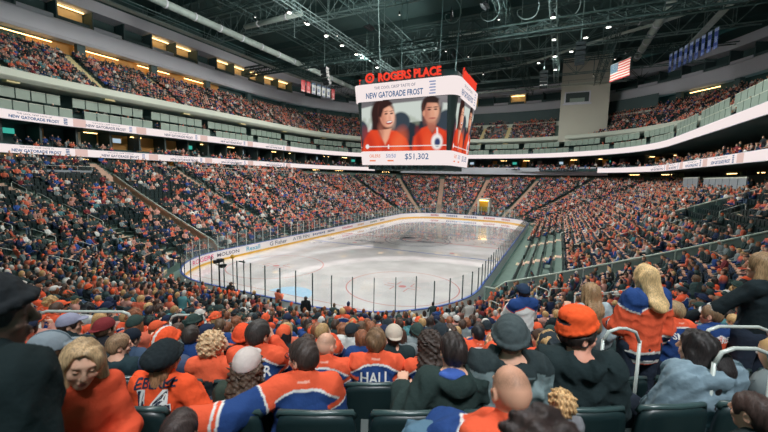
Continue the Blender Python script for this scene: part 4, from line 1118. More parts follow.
def skeleton(kind='sit', w=1.0, yaw=0, pitch=0, roll=0, lean=0, side=0, armL='lap', armR='lap', h=1.0, twist=0):
    """+y is where the figure faces, x to its right; joints in metres, floor at z=0"""
    J = {}
    hz = .52 if kind == 'sit' else .94
    J['hip'] = np.array([0, 0, hz])
    up = np.array([math.sin(side), math.sin(lean), 1.0]); up /= np.linalg.norm(up); J['up'] = up
    tw = rotm(twist); lat = tw @ np.array([1.0, 0, 0]); lat = lat - up * lat.dot(up); lat /= np.linalg.norm(lat); fw = np.cross(up, lat); J['lat'], J['fw'] = lat, fw
    at = lambda u, f=0, l=0: J['hip'] + up * u + fw * f + lat * l
    J['waist'], J['chest'], J['neck'] = at(.17, -.01), at(.33, -.015), at(.475, -.03)
    J['head'] = at(.475, -.03) + up * .13 + fw * (.035 + .06 * max(0, -pitch)) ; J['hr'] = rotm(yaw + twist, pitch, roll)
    for s, nm, arm in ((-1, 'L', armL), (1, 'R', armR)):
        J['sh' + nm] = at(.43, -.03, s * .163 * w)
        sh = J['sh' + nm]; A = lambda x, y, z: sh + lat * (s * x) + fw * y + up * z
        if isinstance(arm, tuple): e, w_, dr = [np.array(t, dtype=float) for t in arm]
        elif arm == 'lap': e, w_ = A(.07, .06, -.27), A(-.07, .27, -.34); dr = w_ - e
        elif arm == 'knee': e, w_ = A(.09, .14, -.24), A(-.03, .36, -.33); dr = w_ - e
        elif arm == 'chin': e, w_ = A(.04, .22, -.20), A(-.09, .22, .04); dr = w_ - e
        elif arm == 'phone': e, w_ = A(.05, .16, -.22), A(-.09, .33, -.10); dr = w_ - e
        elif arm == 'up': e, w_ = A(.15, .08, .2), A(.06, .12, .44); dr = w_ - e
        elif arm == 'down': e, w_ = A(.06, -.02, -.28), A(.05, .08, -.52); dr = w_ - e
        elif arm == 'clap': e, w_ = A(.06, .12, -.24), A(-.12, .32, -.12); dr = w_ - e
        elif arm == 'rest': e, w_ = A(.16, .0, -.20), A(.22, .2, -.22); dr = w_ - e
        J['el' + nm], J['wr' + nm] = e, w_; J['hd' + nm] = dr / (np.linalg.norm(dr) + 1e-9)
        x = .1 * s
        if kind == 'sit':
            J['th' + nm], J['kn' + nm], J['an' + nm], J['to' + nm] = J['hip'] + [x * .95, .02, 0], np.array([x * 1.25, .44, .50]), np.array([x * 1.2, .42, .09]), np.array([x * 1.35, .56, .04])
        else:
            J['th' + nm], J['kn' + nm], J['an' + nm], J['to' + nm] = J['hip'] + [x * .95, 0, -.02], np.array([x, .02, .5]), np.array([x, -.02, .09]), np.array([x * 1.2, .13, .04])
    J['kind'] = kind; J['w'] = w; return J

def bounds(J, pad=.2):
    P = np.array([v for k, v in J.items() if isinstance(v, np.ndarray) and v.shape == (3,) and k not in ('up', 'lat', 'fw', 'hdL', 'hdR')]); return P.min(0) - pad, P.max(0) + pad

def head_prims(F, J, face=1.0, k0=.012):
    c, R = J['head'], J['hr']; H = lambda x, y, z: c + R @ np.array([x, y, z])
    F.rc(J['neck'], H(0, -.012, -.05), .056, .052, .03)
    F.ell(H(0, -.008, .018), (.076, .094, .096), k0, R); F.ell(H(0, .022, -.045), (.060, .068, .070), .03, R)
    F.ell(H(0, .062, -.095), (.026, .022, .020), .025, R)
    F.ell(H(0, .078, .030), (.052, .018, .016), .018, R)
    F.rc(H(0, .092, .018), H(0, .114, -.022), .009, .0135, .010)
    for s in (-1, 1):
        F.ell(H(s * .014, .102, -.026), (.009, .009, .008), .006, R)
        F.ell(H(s * .033, .096, .008), (.017, .014, .012), .010, R, mode='sub')
        F.ell(H(s * .033, .080, .006), (.013, .012, .011), .006, R)
        F.ell(H(s * .042, .066, -.028), (.022, .020, .018), .018, R)
        F.ell(H(s * .079, -.008, -.008), (.010, .020, .032), .006, R); F.ell(H(s * .086, -.004, -.006), (.006, .010, .018), .004, R, mode='sub')
    F.ell(H(0, .094, -.058), (.024, .010, .007), .006, R); F.ell(H(0, .092, -.070), (.020, .010, .007), .006, R)
    F.ell(H(0, .104, -.064), (.022, .010, .0022), .003, R, mode='sub')

def hand_prims(F, J, nm, curl=.5):
    w_, d = J['wr' + nm], J['hd' + nm]; s = -1 if nm == 'L' else 1
    n = np.array([0, 0, -1.0]) if abs(d[2]) < .85 else np.array([-s * 1.0, .2, 0]); n = n - d * n.dot(d); n /= np.linalg.norm(n); t = np.cross(n, d) * 1.0
    if t.dot(J['lat']) * s > 0: t = -t          # thumb side points to the body's middle
    F.rc(w_, w_ + d * .085, .026, .036, .012, flat=.5, lat=t)
    for i, L_ in enumerate((.072, .080, .074, .058)):
        b_ = w_ + d * .088 + t * (.029 - .0195 * i); p1 = b_ + (d * math.cos(curl * .6) + n * math.sin(curl * .6)) * L_ * .48
        p2 = p1 + (d * math.cos(curl * 1.5) + n * math.sin(curl * 1.5)) * L_ * .30; p3 = p2 + (d * math.cos(curl * 2.3) + n * math.sin(curl * 2.3)) * L_ * .24
        F.rc(b_, p1, .0095, .009, .006); F.rc(p1, p2, .009, .0082, .004); F.rc(p2, p3, .0082, .007, .004)
    b_ = w_ + d * .028 + t * .026; p1 = b_ + (d * .7 + t * .6 + n * .35) * .042; p2 = p1 + (d * .9 + t * .15 + n * .4) * .034
    F.rc(b_, p1, .0135, .011, .01); F.rc(p1, p2, .011, .0085, .004)

def body_mesh(J, st, fh, skin=hexs(226, 176, 150), stubble=None, lips=None, cheeks=False, hands=True, headonly=False):
    lo, hi = bounds(J, .16); hz = J['head']
    fin = lambda d: [(hz[d] - .13, hz[d] + .16, fh)] + ([(min(J['wr' + n][d], (J['wr' + n] + J['hd' + n] * .19)[d]) - .03, max(J['wr' + n][d], (J['wr' + n] + J['hd' + n] * .19)[d]) + .03, max(fh, .0075)) for n in 'LR'] if hands and fh < .012 else [])
    F = Field(*[axis(lo[d], hi[d], st, fin(d)) for d in range(3)])
    torso(F, J, 0.0, .0)
    for n in 'LR':
        F.rc(J['sh' + n], J['el' + n], .050 * J['w'], .040 * J['w'], .03); F.rc(J['el' + n], J['wr' + n], .040 * J['w'], .026, .02)
        F.rc(J['th' + n], J['kn' + n], .080, .056, .04); F.rc(J['kn' + n], J['an' + n], .054, .038, .02); F.rc(J['an' + n] - [0, .03, .02], J['to' + n], .040, .032, .02)
        hand_prims(F, J, n)
    head_prims(F, J)
    V, Q = F.mesh()
    C = np.tile(np.array(skin), (len(V), 1)); L = (V - J['head']) @ J['hr']
    hd = np.linalg.norm(V - J['head'], axis=1) < .17
    def paint(c, r, col, a=1.0, soft=.35):
        q = np.linalg.norm((L - np.array(c)) / np.array(r), axis=1); w_ = np.clip((1 - q) / soft, 0, 1)[:, None] * a * hd[:, None]; C[:] = C * (1 - w_) + np.array(col) * w_
    sk = np.array(skin)
    paint((0, .10, -.064), (.026, .022, .014), lips or sk * np.array([.78, .5, .5]), .9)
    paint((0, .108, -.064), (.020, .016, .003), sk * .25, .8)
    for s in (-1, 1):
        paint((s * .034, .09, .030), (.024, .03, .006), sk * np.array([.4, .33, .3]), .7)
        paint((s * .033, .09, .003), (.017, .022, .0055), sk * .25, .8)
        if cheeks: paint((s * .042, .08, -.030), (.026, .04, .022), sk * np.array([1.05, .72, .7]), .6, 1)
    if stubble is not None:
        a = np.clip((L[:, 2] - .01 + .30 * (L[:, 1] - .02)) / .03, 0, 1) * np.clip((.085 - L[:, 1]) / .03, 0, 1) * (1 - .75 * np.clip((L[:, 2] - .07) / .03, 0, 1) * np.clip((L[:, 1] + .07) / .05, 0, 1))
        nz = .75 + .25 * np.sin(L[:, 0] * 420 + 3 * np.sin(L[:, 1] * 230)) * np.sin(L[:, 2] * 380 + L[:, 1] * 210)
        a = (a * .8 * nz * hd)[:, None]; C[:] = C * (1 - a) + np.array(stubble) * a
    return V, Q, C

def torso(F, J, g, gw):
    """g: how far the cloth stands off the body"""
    lat = J['lat']; w = J['w']
    F.rc(J['hip'], J['waist'], .158 * w + g, .140 * w + g, .03, .72, lat); F.rc(J['waist'], J['chest'], .142 * w + g, .168 * w + g, .04, .66, lat)
    top = J['neck'] - J['up'] * .03
    F.rc(J['chest'], top, .160 * w + g, .075 * w + g * .6, .05, .68, lat)
    for n in 'LR': F.rc(top, J['sh' + n], .055 + g * .5, .056 + g * .7, .04)

def pants_mesh(J, st, g=.018, jeans=None):
    lo, hi = bounds(J, .2); hi[2] = J['hip'][2] + .2
    F = Field(*[axis(lo[d], hi[d], st) for d in range(3)])
    F.rc(J['hip'], J['waist'], .160 + g, .135, .03, .75, J['lat'])
    for n in 'LR': F.rc(J['th' + n], J['kn' + n], .084 + g, .060 + g, .04); F.rc(J['kn' + n], J['an' + n], .058 + g, .046 + g, .02); F.rc(J['an' + n] - [0, .03, .02], J['to' + n], .050, .042, .02)
    F.disp(folds(3, .006)); V, Q = F.mesh(); return V, Q

ORANGE, BLUE, NAVY, WHITE = lin((228, 92, 60)), lin((40, 68, 122)), lin((24, 36, 60)), lin((226, 224, 220))
def seg_t(V, a, b_):
    w_ = b_ - a; t = np.clip(((V - a) @ w_) / w_.dot(w_), 0, 1); return t, np.linalg.norm(V - a - t[:, None] * w_, axis=1)
def top_mesh(J, st, style='plain', g=.022, col=(1, 1, 1), seed=1, hood=False, collar=True, arms=True, col2=None, fine=None):
    lo, hi = bounds(J, .2); lo[2] = min(J['hip'][2] - .12, J['wrL'][2] - .08, J['wrR'][2] - .08); hi[2] = max(J['neck'][2] + .14, J['wrL'][2] + .1, J['wrR'][2] + .1)
    F = Field(*[axis(lo[d], hi[d], st) for d in range(3)])
    torso(F, J, g, 0)
    F.rc(J['hip'] - J['up'] * .05, J['waist'], .168 * J['w'] + g, .15 * J['w'] + g, .03, .74, J['lat'])
    for n in 'LR':
        F.rc(J['sh' + n], J['el' + n], .058 * J['w'] + g, .048 * J['w'] + g, .03); F.rc(J['el' + n], J['wr' + n] - J['hd' + n] * .01, .049 + g, .034 + g, .02)
    neck = J['neck'] + J['up'] * .01
    if collar: F.rc(neck - J['up'] * .02 - J['fw'] * .005, neck + J['up'] * .022 + J['fw'] * .004, .072 + g * .3, .066 + g * .2, .012, .95, J['lat'])
    if hood: F.ell(neck - J['fw'] * .085 - J['up'] * .03, (.125, .075, .075), .03, np.stack([J['lat'], J['fw'], J['up']], 1)); F.ell(neck - J['fw'] * .03 + J['up'] * .035, (.085, .07, .06), .015, np.stack([J['lat'], J['fw'], J['up']], 1), mode='sub')
    F.disp(folds(seed, .034 if hood else .024))
    V, Q = F.mesh()
    # bring out each vertex's place: height along the trunk, across, and along the arms
    u = (V - J['neck']) @ J['up']; x = (V - J['neck']) @ J['lat']
    dt, dtn = seg_t(V, J['hip'], J['neck'])
    best = dtn * .62; at_ = np.full(len(V), -1.0)
    for n in 'LR':
        t1, d1 = seg_t(V, J['sh' + n], J['el' + n]); t2, d2 = seg_t(V, J['el' + n], J['wr' + n])
        for t, d, o in ((t1, d1, 0), (t2, d2, 1)):
            m_ = d < best; best = np.where(m_, d, best); at_ = np.where(m_, t + o, at_)
    C = np.tile(np.array(col, dtype=float), (len(V), 1)); A = np.array
    def setc(mask, c): C[mask] = A(c)
    tr = at_ < .2
    if style in ('oil', 'home', 'white', 'navy'):
        y1, y2, body = (ORANGE, WHITE, BLUE) if style == 'oil' else (BLUE, WHITE, ORANGE) if style == 'home' else (BLUE, ORANGE, WHITE) if style == 'white' else (lin((30, 40, 44)),) * 3
        setc(slice(None), body)
        yb = (-.005 - 1.9 * x * x) if style == 'oil' else (-.05 - .5 * np.abs(x))
        yk = tr & (u > yb); setc(yk, y1); setc(tr & (u < yb) & (u > yb - .016), y2)
        if style == 'oil':
            setc((at_ >= .2) & (at_ < .34), ORANGE); setc((at_ >= .34) & (at_ < .38), WHITE)
            setc((at_ > 1.14) & (at_ < 1.22), WHITE); setc((at_ >= 1.22) & (at_ < 1.32), ORANGE); setc((at_ >= 1.32) & (at_ < 1.40), WHITE); setc(at_ >= 1.40, ORANGE)
        else:
            setc((at_ >= .2) & (at_ < .3), y1); setc((at_ >= .3) & (at_ < .35), y2)
            setc((at_ > 1.1) & (at_ < 1.2), WHITE if style != 'white' else ORANGE); setc((at_ >= 1.2) & (at_ < 1.42), NAVY); setc((at_ >= 1.42) & (at_ < 1.5), WHITE if style != 'white' else ORANGE)
            b0 = -.50; setc(tr & (u < b0) & (u > b0 - .03), WHITE if style != 'white' else ORANGE); setc(tr & (u <= b0 - .03) & (u > b0 - .09), NAVY); setc(tr & (u <= b0 - .09) & (u > b0 - .12), WHITE if style != 'white' else ORANGE)
        if style == 'oil': setc((u > .022) & (u < .036) & (np.abs(x) < .035) & ((V - J['neck']) @ J['fw'] < 0), lin((242, 170, 150)))
    elif style == 'yoke3': setc(tr & (u > -.01 - .12 * np.abs(x)), col2)
    elif style == 'yoke2':
        setc(tr & (u > -.12 - .3 * np.abs(x)), col2); setc((at_ >= 0) & (at_ < .9), col2)
    return V, Q, C

def hair_mesh(J, st, style='short', col=hexs(70, 52, 42), seed=2, hat=None):
    c, R = J['head'], J['hr']; H = lambda x, y, z: c + R @ np.array([x, y, z]); lo = c - .2; hi = c + .2; f = 1.0
    if style in ('long', 'curlylong', 'straight', 'braid'): lo = lo - np.array([.12, .22, .36]); hi = hi + np.array([.12, .1, 0])
    F = Field(*[axis(lo[d], hi[d], st) for d in range(3)])
    th = {'short': .013, 'buzz': .005, 'curly': .028, 'bob': .02, 'long': .018, 'straight': .014, 'curlylong': .024, 'braid': .014, 'fringe': .008}[style]
    F.ell(H(0, -.008, .020), (.076 + th, .094 + th, .096 + th), .01, R)
    # open the face and trim the nape
    if style in ('long', 'straight', 'curlylong', 'bob'): F.ell(H(.012, .108, -.022), (.072, .080, .135), .008, R, mode='sub')
    else: F.ell(H(0, .105, -.048), (.084, .075, .104), .012, R, mode='sub')
    if style in ('short', 'buzz', 'curly', 'fringe'):
        F.ell(H(0, .03, -.105), (.15, .085, .085), .012, R, mode='sub'); F.ell(H(0, -.06, -.155), (.13, .12, .075), .015, R, mode='sub')
        for s in (-1, 1): F.ell(H(s * .09, .0, -.022), (.03, .03, .042), .008, R, mode='sub')
    up, fw, lat = J['up'], J['fw'], J['lat']
    if style in ('long', 'straight', 'curlylong'):
        w_ = {'long': .082, 'straight': .088, 'curlylong': .098}[style]; nb = J['neck']
        F.rc(H(0, -.045, -.02), nb - fw * .075 - up * .02, w_ + .008, w_, .03, .62, lat)
        F.rc(nb - fw * .075 - up * .02, nb - fw * .10 - up * (.20 if style != 'straight' else .05), w_, w_ * (.72 if style != 'straight' else 1.12), .03, .45, lat)
        if style != 'straight':
            for s in (-1, 1): F.rc(H(s * .07, -.01, -.02), nb + lat * s * .085 - up * .07 + fw * .01, .034, .038, .03); F.rc(nb + lat * s * .085 - up * .07 + fw * .01, nb + lat * s * .075 - up * .16 + fw * .055, .036, .02, .02)
        else:
            for s in (-1, 1): F.rc(H(s * .066, .0, -.02), nb + lat * s * .07 - up * .06 - fw * .02, .028, .032, .03)
    if style == 'bob':
        for s in (-1, 1): F.rc(H(s * .068, .0, .02), H(s * .07, -.01, -.09), .034, .03, .02)
        F.rc(H(0, -.06, 0), H(0, -.05, -.1), .075, .06, .03, .6, R @ np.array([1, 0, 0]))
    if style == 'braid':
        F.rc(H(0, -.05, -.03), J['neck'] - fw * .05, .07, .05, .03, .7, lat)
        p = H(.05, -.07, -.06)
        for i in range(7):
            q = p + (-up * .055 - fw * (.012 if i < 3 else .004) + lat * .004); F.ell((p + q) / 2, (.026 - .002 * i, .022, .034), .006); p = q
    am = {'short': .006, 'buzz': .001, 'curly': .016, 'bob': .008, 'long': .010, 'straight': .005, 'curlylong': .016, 'braid': .006, 'fringe': .003}[style]
    r = np.random.default_rng(seed); sc = 90 if 'curly' in style else 60
    Wv = r.normal(size=(6, 3)) * sc * (np.array([1, 1, .25]) if 'curly' not in style else 1); ph = r.uniform(0, 6, 6)
    F.disp(lambda P: sum(np.sin(P @ w_ + p_) for w_, p_ in zip(Wv, ph)) * am / 3)
    if hat: F.cut(lambda P: ((P - c) @ R)[..., 2] - .035 - .25 * ((P - c) @ R)[..., 1])
    V, Q = F.mesh(); n = np.array(col); v = .8 + .4 * (0.5 + .5 * np.sin(V @ Wv[0] * .6 + V @ Wv[1] * .4)); return V, Q, n[None] * v[:, None]

def hat_mesh(J, st, kind='beanie', col=hexs(60, 66, 70), seed=5, col2=None):
    c, R = J['head'], J['hr']; H = lambda x, y, z: c + R @ np.array([x, y, z])
    F = Field(*[axis(c[d] - .24, c[d] + .26, st) for d in range(3)]); X = R @ np.array([1, 0, 0])
    if kind in ('beanie', 'slouch', 'tall'):
        e = .026; zz = .03 if kind != 'tall' else .055
        F.ell(H(0, -.012, zz), (.078 + e, .098 + e, .098 + e), .01, R)
        if kind == 'slouch': F.ell(H(0, -.05, .035), (.118, .125, .085), .03, R)
        if kind == 'tall': F.ell(H(0, -.012, .135), (.098, .108, .065), .03, R)
        ro = .035 if kind == 'tall' else 0
        F.cut(lambda P: -(((P - c) @ R)[..., 2] - .012 - ro - .30 * ((P - c) @ R)[..., 1]))
        for i in range(18):
            a = 2 * PI * i / 18; b_ = 2 * PI * (i + 1) / 18; g_ = lambda t: H(.098 * math.cos(t), -.010 + .117 * math.sin(t), ro + .032 + .30 * (-.010 + .117 * math.sin(t)))
            F.rc(g_(a), g_(b_), .020 if kind != 'tall' else .012, .020 if kind != 'tall' else .012, .012)
        r = np.random.default_rng(seed); Wv = r.normal(size=(5, 3)) * 70; F.disp(lambda P: sum(np.abs(np.sin(P @ w_)) for w_ in Wv) * .0024 - .004)
        if kind == 'tall': F.ell(H(0, -.125, .10), (.062, .03, .009), .008, R, mode='sub')
    else:
        e = .02; F.ell(H(0, -.010, .034), (.078 + e, .098 + e, .088 + e), .01, R)
        F.cut(lambda P: -(((P - c) @ R)[..., 2] - .028 - .16 * ((P - c) @ R)[..., 1]))
        s = 1 if kind == 'cap' else -1
        F.ell(H(0, s * .105, .045 + s * .018), (.072, .068, .010), .008, R); F.ell(H(0, -.01, .135), (.012, .012, .008), .004, R)
    V, Q = F.mesh(); C = np.tile(np.array(col, dtype=float), (len(V), 1))
    L = (V - c) @ R
    if col2 is not None:
        if kind == 'tall': C[np.linalg.norm((L - np.array([0, -.11, .10])) / np.array([.07, .04, .014]), axis=1) < 1] = np.array(col2)
        elif kind == 'cap2': pass
        else: C[(L[:, 2] > .03) & (np.abs(np.sin(L[:, 0] * 22)) < .28)] = np.array(col2)
    return V, Q, C

def place_mesh(name, dat, mat, parent, scale=1.0):
    V, Q, C = dat; me = np_mesh(name, np.asarray(V) * scale, Q, mat, C, True); return link(name, me, parent)

def lettering_on(parent, target_me, J, txt, wd, hh, u, x0=0, mat=None, scale=1.0, arch=0.0, name='lettering', bold=.02, rot=0.0):
    """letters laid on the back of a garment"""
    me, co = text_fit(txt, wd, hh, bold=bold); set_co(me, co)
    bm = bmesh.new(); bm.from_mesh(me); bmesh.ops.triangulate(bm, faces=bm.faces[:]); bmesh.ops.subdivide_edges(bm, edges=[e for e in bm.edges if e.calc_length() > .02], cuts=2, use_grid_fill=False); bm.to_mesh(me); bm.free()
    n = len(me.vertices); co = np.empty(n * 3, dtype=np.float32); me.vertices.foreach_get('co', co); co = co.reshape(n, 3)
    tv = [v.co.copy() for v in target_me.vertices]; tp = [tuple(p.vertices) for p in target_me.polygons]; bvh = BVHTree.FromPolygons(tv, tp)
    outp = np.zeros_like(co); up, lat, fw = J['up'], J['lat'], J['fw']
    for i in range(n):
        cx, cz = co[i, 0], co[i, 1] - arch * co[i, 0] ** 2
        cr_, sr_ = math.cos(rot), math.sin(rot); cx, cz = cx * cr_ - cz * sr_, cx * sr_ + cz * cr_
        # seen from behind, +x of the text runs to the figure's right
        o = J['neck'] + up * (u + cz) + lat * (x0 + cx) - fw * .6; o = Vector(o) * scale
        hit = bvh.ray_cast(o, Vector(fw)); p = hit[0] if hit[0] is not None else Vector(o) + Vector(fw) * .45
        outp[i] = p - Vector(fw) * .005
    set_co(me, outp); me.materials.clear(); me.materials.append(mat or M['letter']); return link(name, me, parent)
# ------------------------------------------------------------------ seats and who sits in them
SEG_ORDER = ['near', 'nl', 'left', 'fl', 'far', 'fr', 'right', 'nr']
def row_spots(dz, segs, aisles, pitch, gap):
    """(segment, x, y, nx, ny) of each place along a row"""
    out = []
    for seg in segs:
        if seg in CORN:
            cx, cy, a0, a1 = CORN[seg]; r = RC + dz; L_ = math.radians(abs(a1 - a0)) * r
            cut = sorted(math.radians(a0 - a) * r for a in aisles.get(seg, []))
            pt = lambda s: (lambda a: (cx + r * math.cos(a), cy + r * math.sin(a), math.cos(a), math.sin(a)))(math.radians(a0) - s / r)
        else:
            (x0, y0), (x1, y1) = LINES[seg]; L_ = math.hypot(x1 - x0, y1 - y0); nx, ny = SEGN[seg]
            cut = sorted(abs(a - (x0 if seg in ('near', 'far') else y0)) for a in aisles.get(seg, []))
            pt = lambda s, x0=x0, y0=y0, x1=x1, y1=y1, L_=L_, nx=nx, ny=ny: (x0 + (x1 - x0) * s / L_ + nx * dz, y0 + (y1 - y0) * s / L_ + ny * dz, nx, ny)
        ed = [0.0] + [v for c in cut for v in (c - gap, c + gap)] + [L_]
        for a, b_ in zip(ed[0::2], ed[1::2]):
            n = int((b_ - a) / pitch)
            for i in range(n): out.append((seg, *pt(a + (b_ - a - n * pitch) / 2 + (i + .5) * pitch)))
    return out
SPOTS = []   # (seg, row, x, y, nx, ny, z)
for k in range(NROW):
    for seg, x, y, nx, ny in row_spots(d_seat(k), SEG_ORDER, AISLES, .54, .62):
        if k >= max_row(seg): continue
        SPOTS.append((seg, k, x, y, nx, ny, zf(d_seat(k))))

# ---- the seat
def seat_parts():
    P = {}
    w_, n = .235, 9
    def shell(y0f, th, z0, z1, wd, mat, rim=False):
        V = []; F = []
        zs = [z0 + (z1 - z0) * t for t in (0, .15, .4, .7, .9, 1.0)]
        for side in (0, 1):
            for j, z in enumerate(zs):
                t = (z - z0) / (z1 - z0); ww = wd * (1 - .10 * max(0, (t - .75) / .25) ** 2)
                for i in range(n):
                    u = -1 + 2 * i / (n - 1); y = y0f(u, t) - (th if side else 0); zz = z - (.03 * abs(u) ** 4 if t > .8 else 0)
                    V.append((u * ww, y, zz))
        m_ = len(zs) * n
        for j in range(len(zs) - 1):
            for i in range(n - 1):
                a = j * n + i; F += [(a, a + 1, a + n + 1, a + n), (m_ + a, m_ + a + n, m_ + a + n + 1, m_ + a + 1)]
        for i in range(n - 1): F += [(i, m_ + i, m_ + i + 1, i + 1), (m_ - n + i, m_ - n + i + 1, 2 * m_ - n + i + 1, 2 * m_ - n + i)]
        for j in range(len(zs) - 1): F += [(j * n, (j + 1) * n, m_ + (j + 1) * n, m_ + j * n), (j * n + n - 1, m_ + j * n + n - 1, m_ + (j + 1) * n + n - 1, (j + 1) * n + n - 1)]
        q = MB(); q.add(V, F); return q
    back = shell(lambda u, t: -.15 - .05 * t - .03 * (1 - u * u), .035, .40, .94, w_, 'seat')
    rim = MB(); rim.tube([(-w_ * .95, -.202, .90), (-w_ * .9, -.212, .935), (-w_ * .5, -.242, .952), (0, -.252, .954), (w_ * .5, -.242, .952), (w_ * .9, -.212, .935), (w_ * .95, -.202, .90)], .017, 6)
    pan = MB(); pan.box((-.21, -.16, .40), (.21, .24, .45))
    br = MB(); br.box((-.03, -.20, .0), (.03, -.10, .42)); br.box((-.05, -.22, 0), (.05, .02, .03))
    return back, rim, pan, br
def arm_part():
    q = MB(); q.box((-.025, -.2, .60), (.025, .14, .64)); q.box((-.02, -.19, .1), (.02, -.12, .6)); return q
def make_seat(name='stadium_seat'):
    r = empty(name); b_, rm, pn, br = seat_parts()
    b_.build('backrest', M['seat'], r, smooth=True); rm.build('rim', M['seat_rim'], r, smooth=True); pn.build('seat_pan', M['seat'], r, bevel=.015); br.build('bracket', M['seat_metal'], r)
    arm_part().build('armrest', M['seat'], r).location = (-.265, 0, 0)
    return r
def copy_tree(o, loc, rz):
    c = o.copy(); COL.objects.link(c); c.location = loc; c.rotation_euler = (0, 0, rz)
    for ch in o.children:
        d = ch.copy(); COL.objects.link(d); d.parent = c
    return c
def face_rz(nx, ny): return math.atan2(-ny, -nx) - PI / 2

# ------------------------------------------------------------------ the people close to the camera
def hero(lab, x, y, k, top, pose={}, w=.96, torso_=None, hair=None, hat=None, skin=hexs(226, 172, 146), stubble=None, pants=hexs(44, 52, 66), face=None, fh=.008, st=.012, cst=.010, hst=.0075, text=(), kind='sit', grow=1.0, lift=0, extra=None, lips=None, cheeks=False):
    J = skeleton(kind, w=w, **pose)
    nat = (1.25 if kind == 'sit' else 1.67) + (.02 if hat else 0) + (.03 if hat and hat[0] == 'tall' else 0)
    s = min(1.09, max(.90, (top - lift) / nat)) * grow; z = zf(d_seat(k)) + top - nat * s
    n = Vector((x - 4.425, y - RC, 0)).normalized()
    rz = face_rz(n.x, n.y) if face is None else math.atan2(face[1], face[0]) - PI / 2
    hd = Matrix.Rotation(rz, 3, 'Z') @ Vector((float(J['head'][0]), float(J['head'][1]), 0)) * s
    r = empty('spectator', (x - hd.x, y - hd.y, z), rz); tag(r, lab, 'person', 'spectators near the camera')
    place_mesh('body', body_mesh(J, st, fh, skin, stubble, lips, cheeks), M['skin'], r, s)
    st_ = dict(torso_ or {}); nm = st_.pop('name', 'jacket')
    d = top_mesh(J, cst, **st_); o = place_mesh(nm, d, M['cloth'], r, s)
    for t in text: lettering_on(r, o.data, J, *t[:4], scale=s, **(t[4] if len(t) > 4 else {}))
    V, Q = pants_mesh(J, .018); place_mesh('trousers', (V, Q, np.tile(np.array(pants), (len(V), 1))), M['cloth'], r, s)
    if hair: place_mesh('hair', hair_mesh(J, hst, hair[0], hair[1], hair[2] if len(hair) > 2 else 2, hat), M['hair'], r, s)
    if hat: place_mesh('hat' if hat[0] not in ('cap', 'capback') else 'cap', hat_mesh(J, hst, hat[0], hat[1], col2=hat[2] if len(hat) > 2 else None), M['knit'] if hat[0] not in ('cap', 'capback') else M['cloth'], r, s)
    if extra: extra(r, J, s)
    HEROES.append((x, y, k)); return r
HEROES = []
BR, DB, BL, RB, BK = hexs(92, 68, 52), hexs(52, 40, 36), hexs(214, 176, 120), hexs(186, 122, 84), hexs(34, 34, 38)
def blob(J, off, rad, col, st=.01):
    c = J['neck'] + J['lat'] * off[0] + J['fw'] * off[1] + J['up'] * off[2]; R = np.stack([J['lat'], J['fw'], J['up']], 1)
    F = Field(*[axis(c[d] - .2, c[d] + .2, st) for d in range(3)]); F.ell(c, rad, .01, R); F.disp(folds(9, .02)); V, Q = F.mesh(); return V, Q, np.tile(np.array(col), (len(V), 1))
def glasses(r, J, s):
    c, R = J['head'], J['hr']; H = lambda a, b_, d: tuple((c + R @ np.array([a, b_, d])) * s)
    q = MB()
    for sg in (-1, 1):
        q.tube([H(sg * .034 + .022 * math.cos(t * PI / 5), .112, .006 + .017 * math.sin(t * PI / 5)) for t in range(11)], .0022, 5)
        q.tube([H(sg * .056, .110, .010), H(sg * .082, .02, .008), H(sg * .084, -.01, -.004)], .0022, 5)
    q.tube([H(-.012, .114, .010), H(.012, .114, .010)], .0022, 5); q.build('glasses', M['black'], r)
def eyes(r, J, s):
    c, R = J['head'], J['hr']
    for sg in (-1, 1):
        p = c + R @ np.array([sg * .033, .0855, .006]); e = MB(); e.lathe([(.0005, -.0118), (.006, -.0098), (.0102, -.005), (.0115, 0), (.0102, .005), (.006, .0098), (.0005, .0118)], n=12)
        o = e.build('eye', M['eye'], r, smooth=True); o.location = tuple(p * s); o.scale = (s, s, s)
        p2 = R @ np.array([0, .0095, -.002]); q = MB(); q.lathe([(.0005, -.005), (.004, -.003), (.005, 0), (.004, .003), (.0005, .005)], n=10); i = q.build('iris', M['iris'], o, smooth=True); i.location = tuple(p2)
hero('girl with long light brown hair in an orange shirt, turned round toward the camera', 15.77, -15.88, 20, 1.20, dict(yaw=-.02, pitch=-.22, roll=-.14, armL='lap', armR='lap'), .66, dict(style='plain', col=hexs(222, 84, 54), g=.026, seed=11, name='shirt'), ('long', hexs(178, 148, 112), 4), skin=hexs(236, 182, 154), face=(.86, -.30), fh=.005, st=.011, cst=.008, hst=.006, lips=hexs(200, 104, 98), cheeks=True, grow=.88)
hero('dim standing figure in a black jacket at the lower left corner', 16.083, -16.242, 20, 1.64, dict(yaw=-.5, pitch=-.05, armL='down', armR='down'), 1.0, dict(col=hexs(22, 34, 36), g=.05, seed=12, hood=True), ('short', BK), ('beanie', hexs(30, 34, 38)), skin=hexs(128, 98, 86), fh=.009, face=(-.1, .99), kind='stand')
hero('spectator in a grey cap with pale brim, just beyond the girl turned round', 14.72, -15.61, 19, 1.26, dict(yaw=-1.0, pitch=-.15), .96, dict(col=hexs(52, 62, 66), seed=13), ('short', BR), ('cap', hexs(132, 142, 150), hexs(84, 98, 108)))
hero('spectator in a lilac-grey cap two rows below the girl turned round', 12.55 + .05, -14.65, 17, 1.32, dict(yaw=-.9), .96, dict(col=hexs(40, 54, 58), seed=14), ('short', DB), ('cap', hexs(150, 150, 172)), fh=.01)
hero('fair-haired boy in a dark jacket with a grey hood, looking right', 14.16, -14.93, 18, 1.18, dict(yaw=-.75, pitch=-.1), .96, dict(col=hexs(38, 56, 62), seed=15, hood=True, g=.03), ('short', hexs(140, 112, 86)), grow=.95)
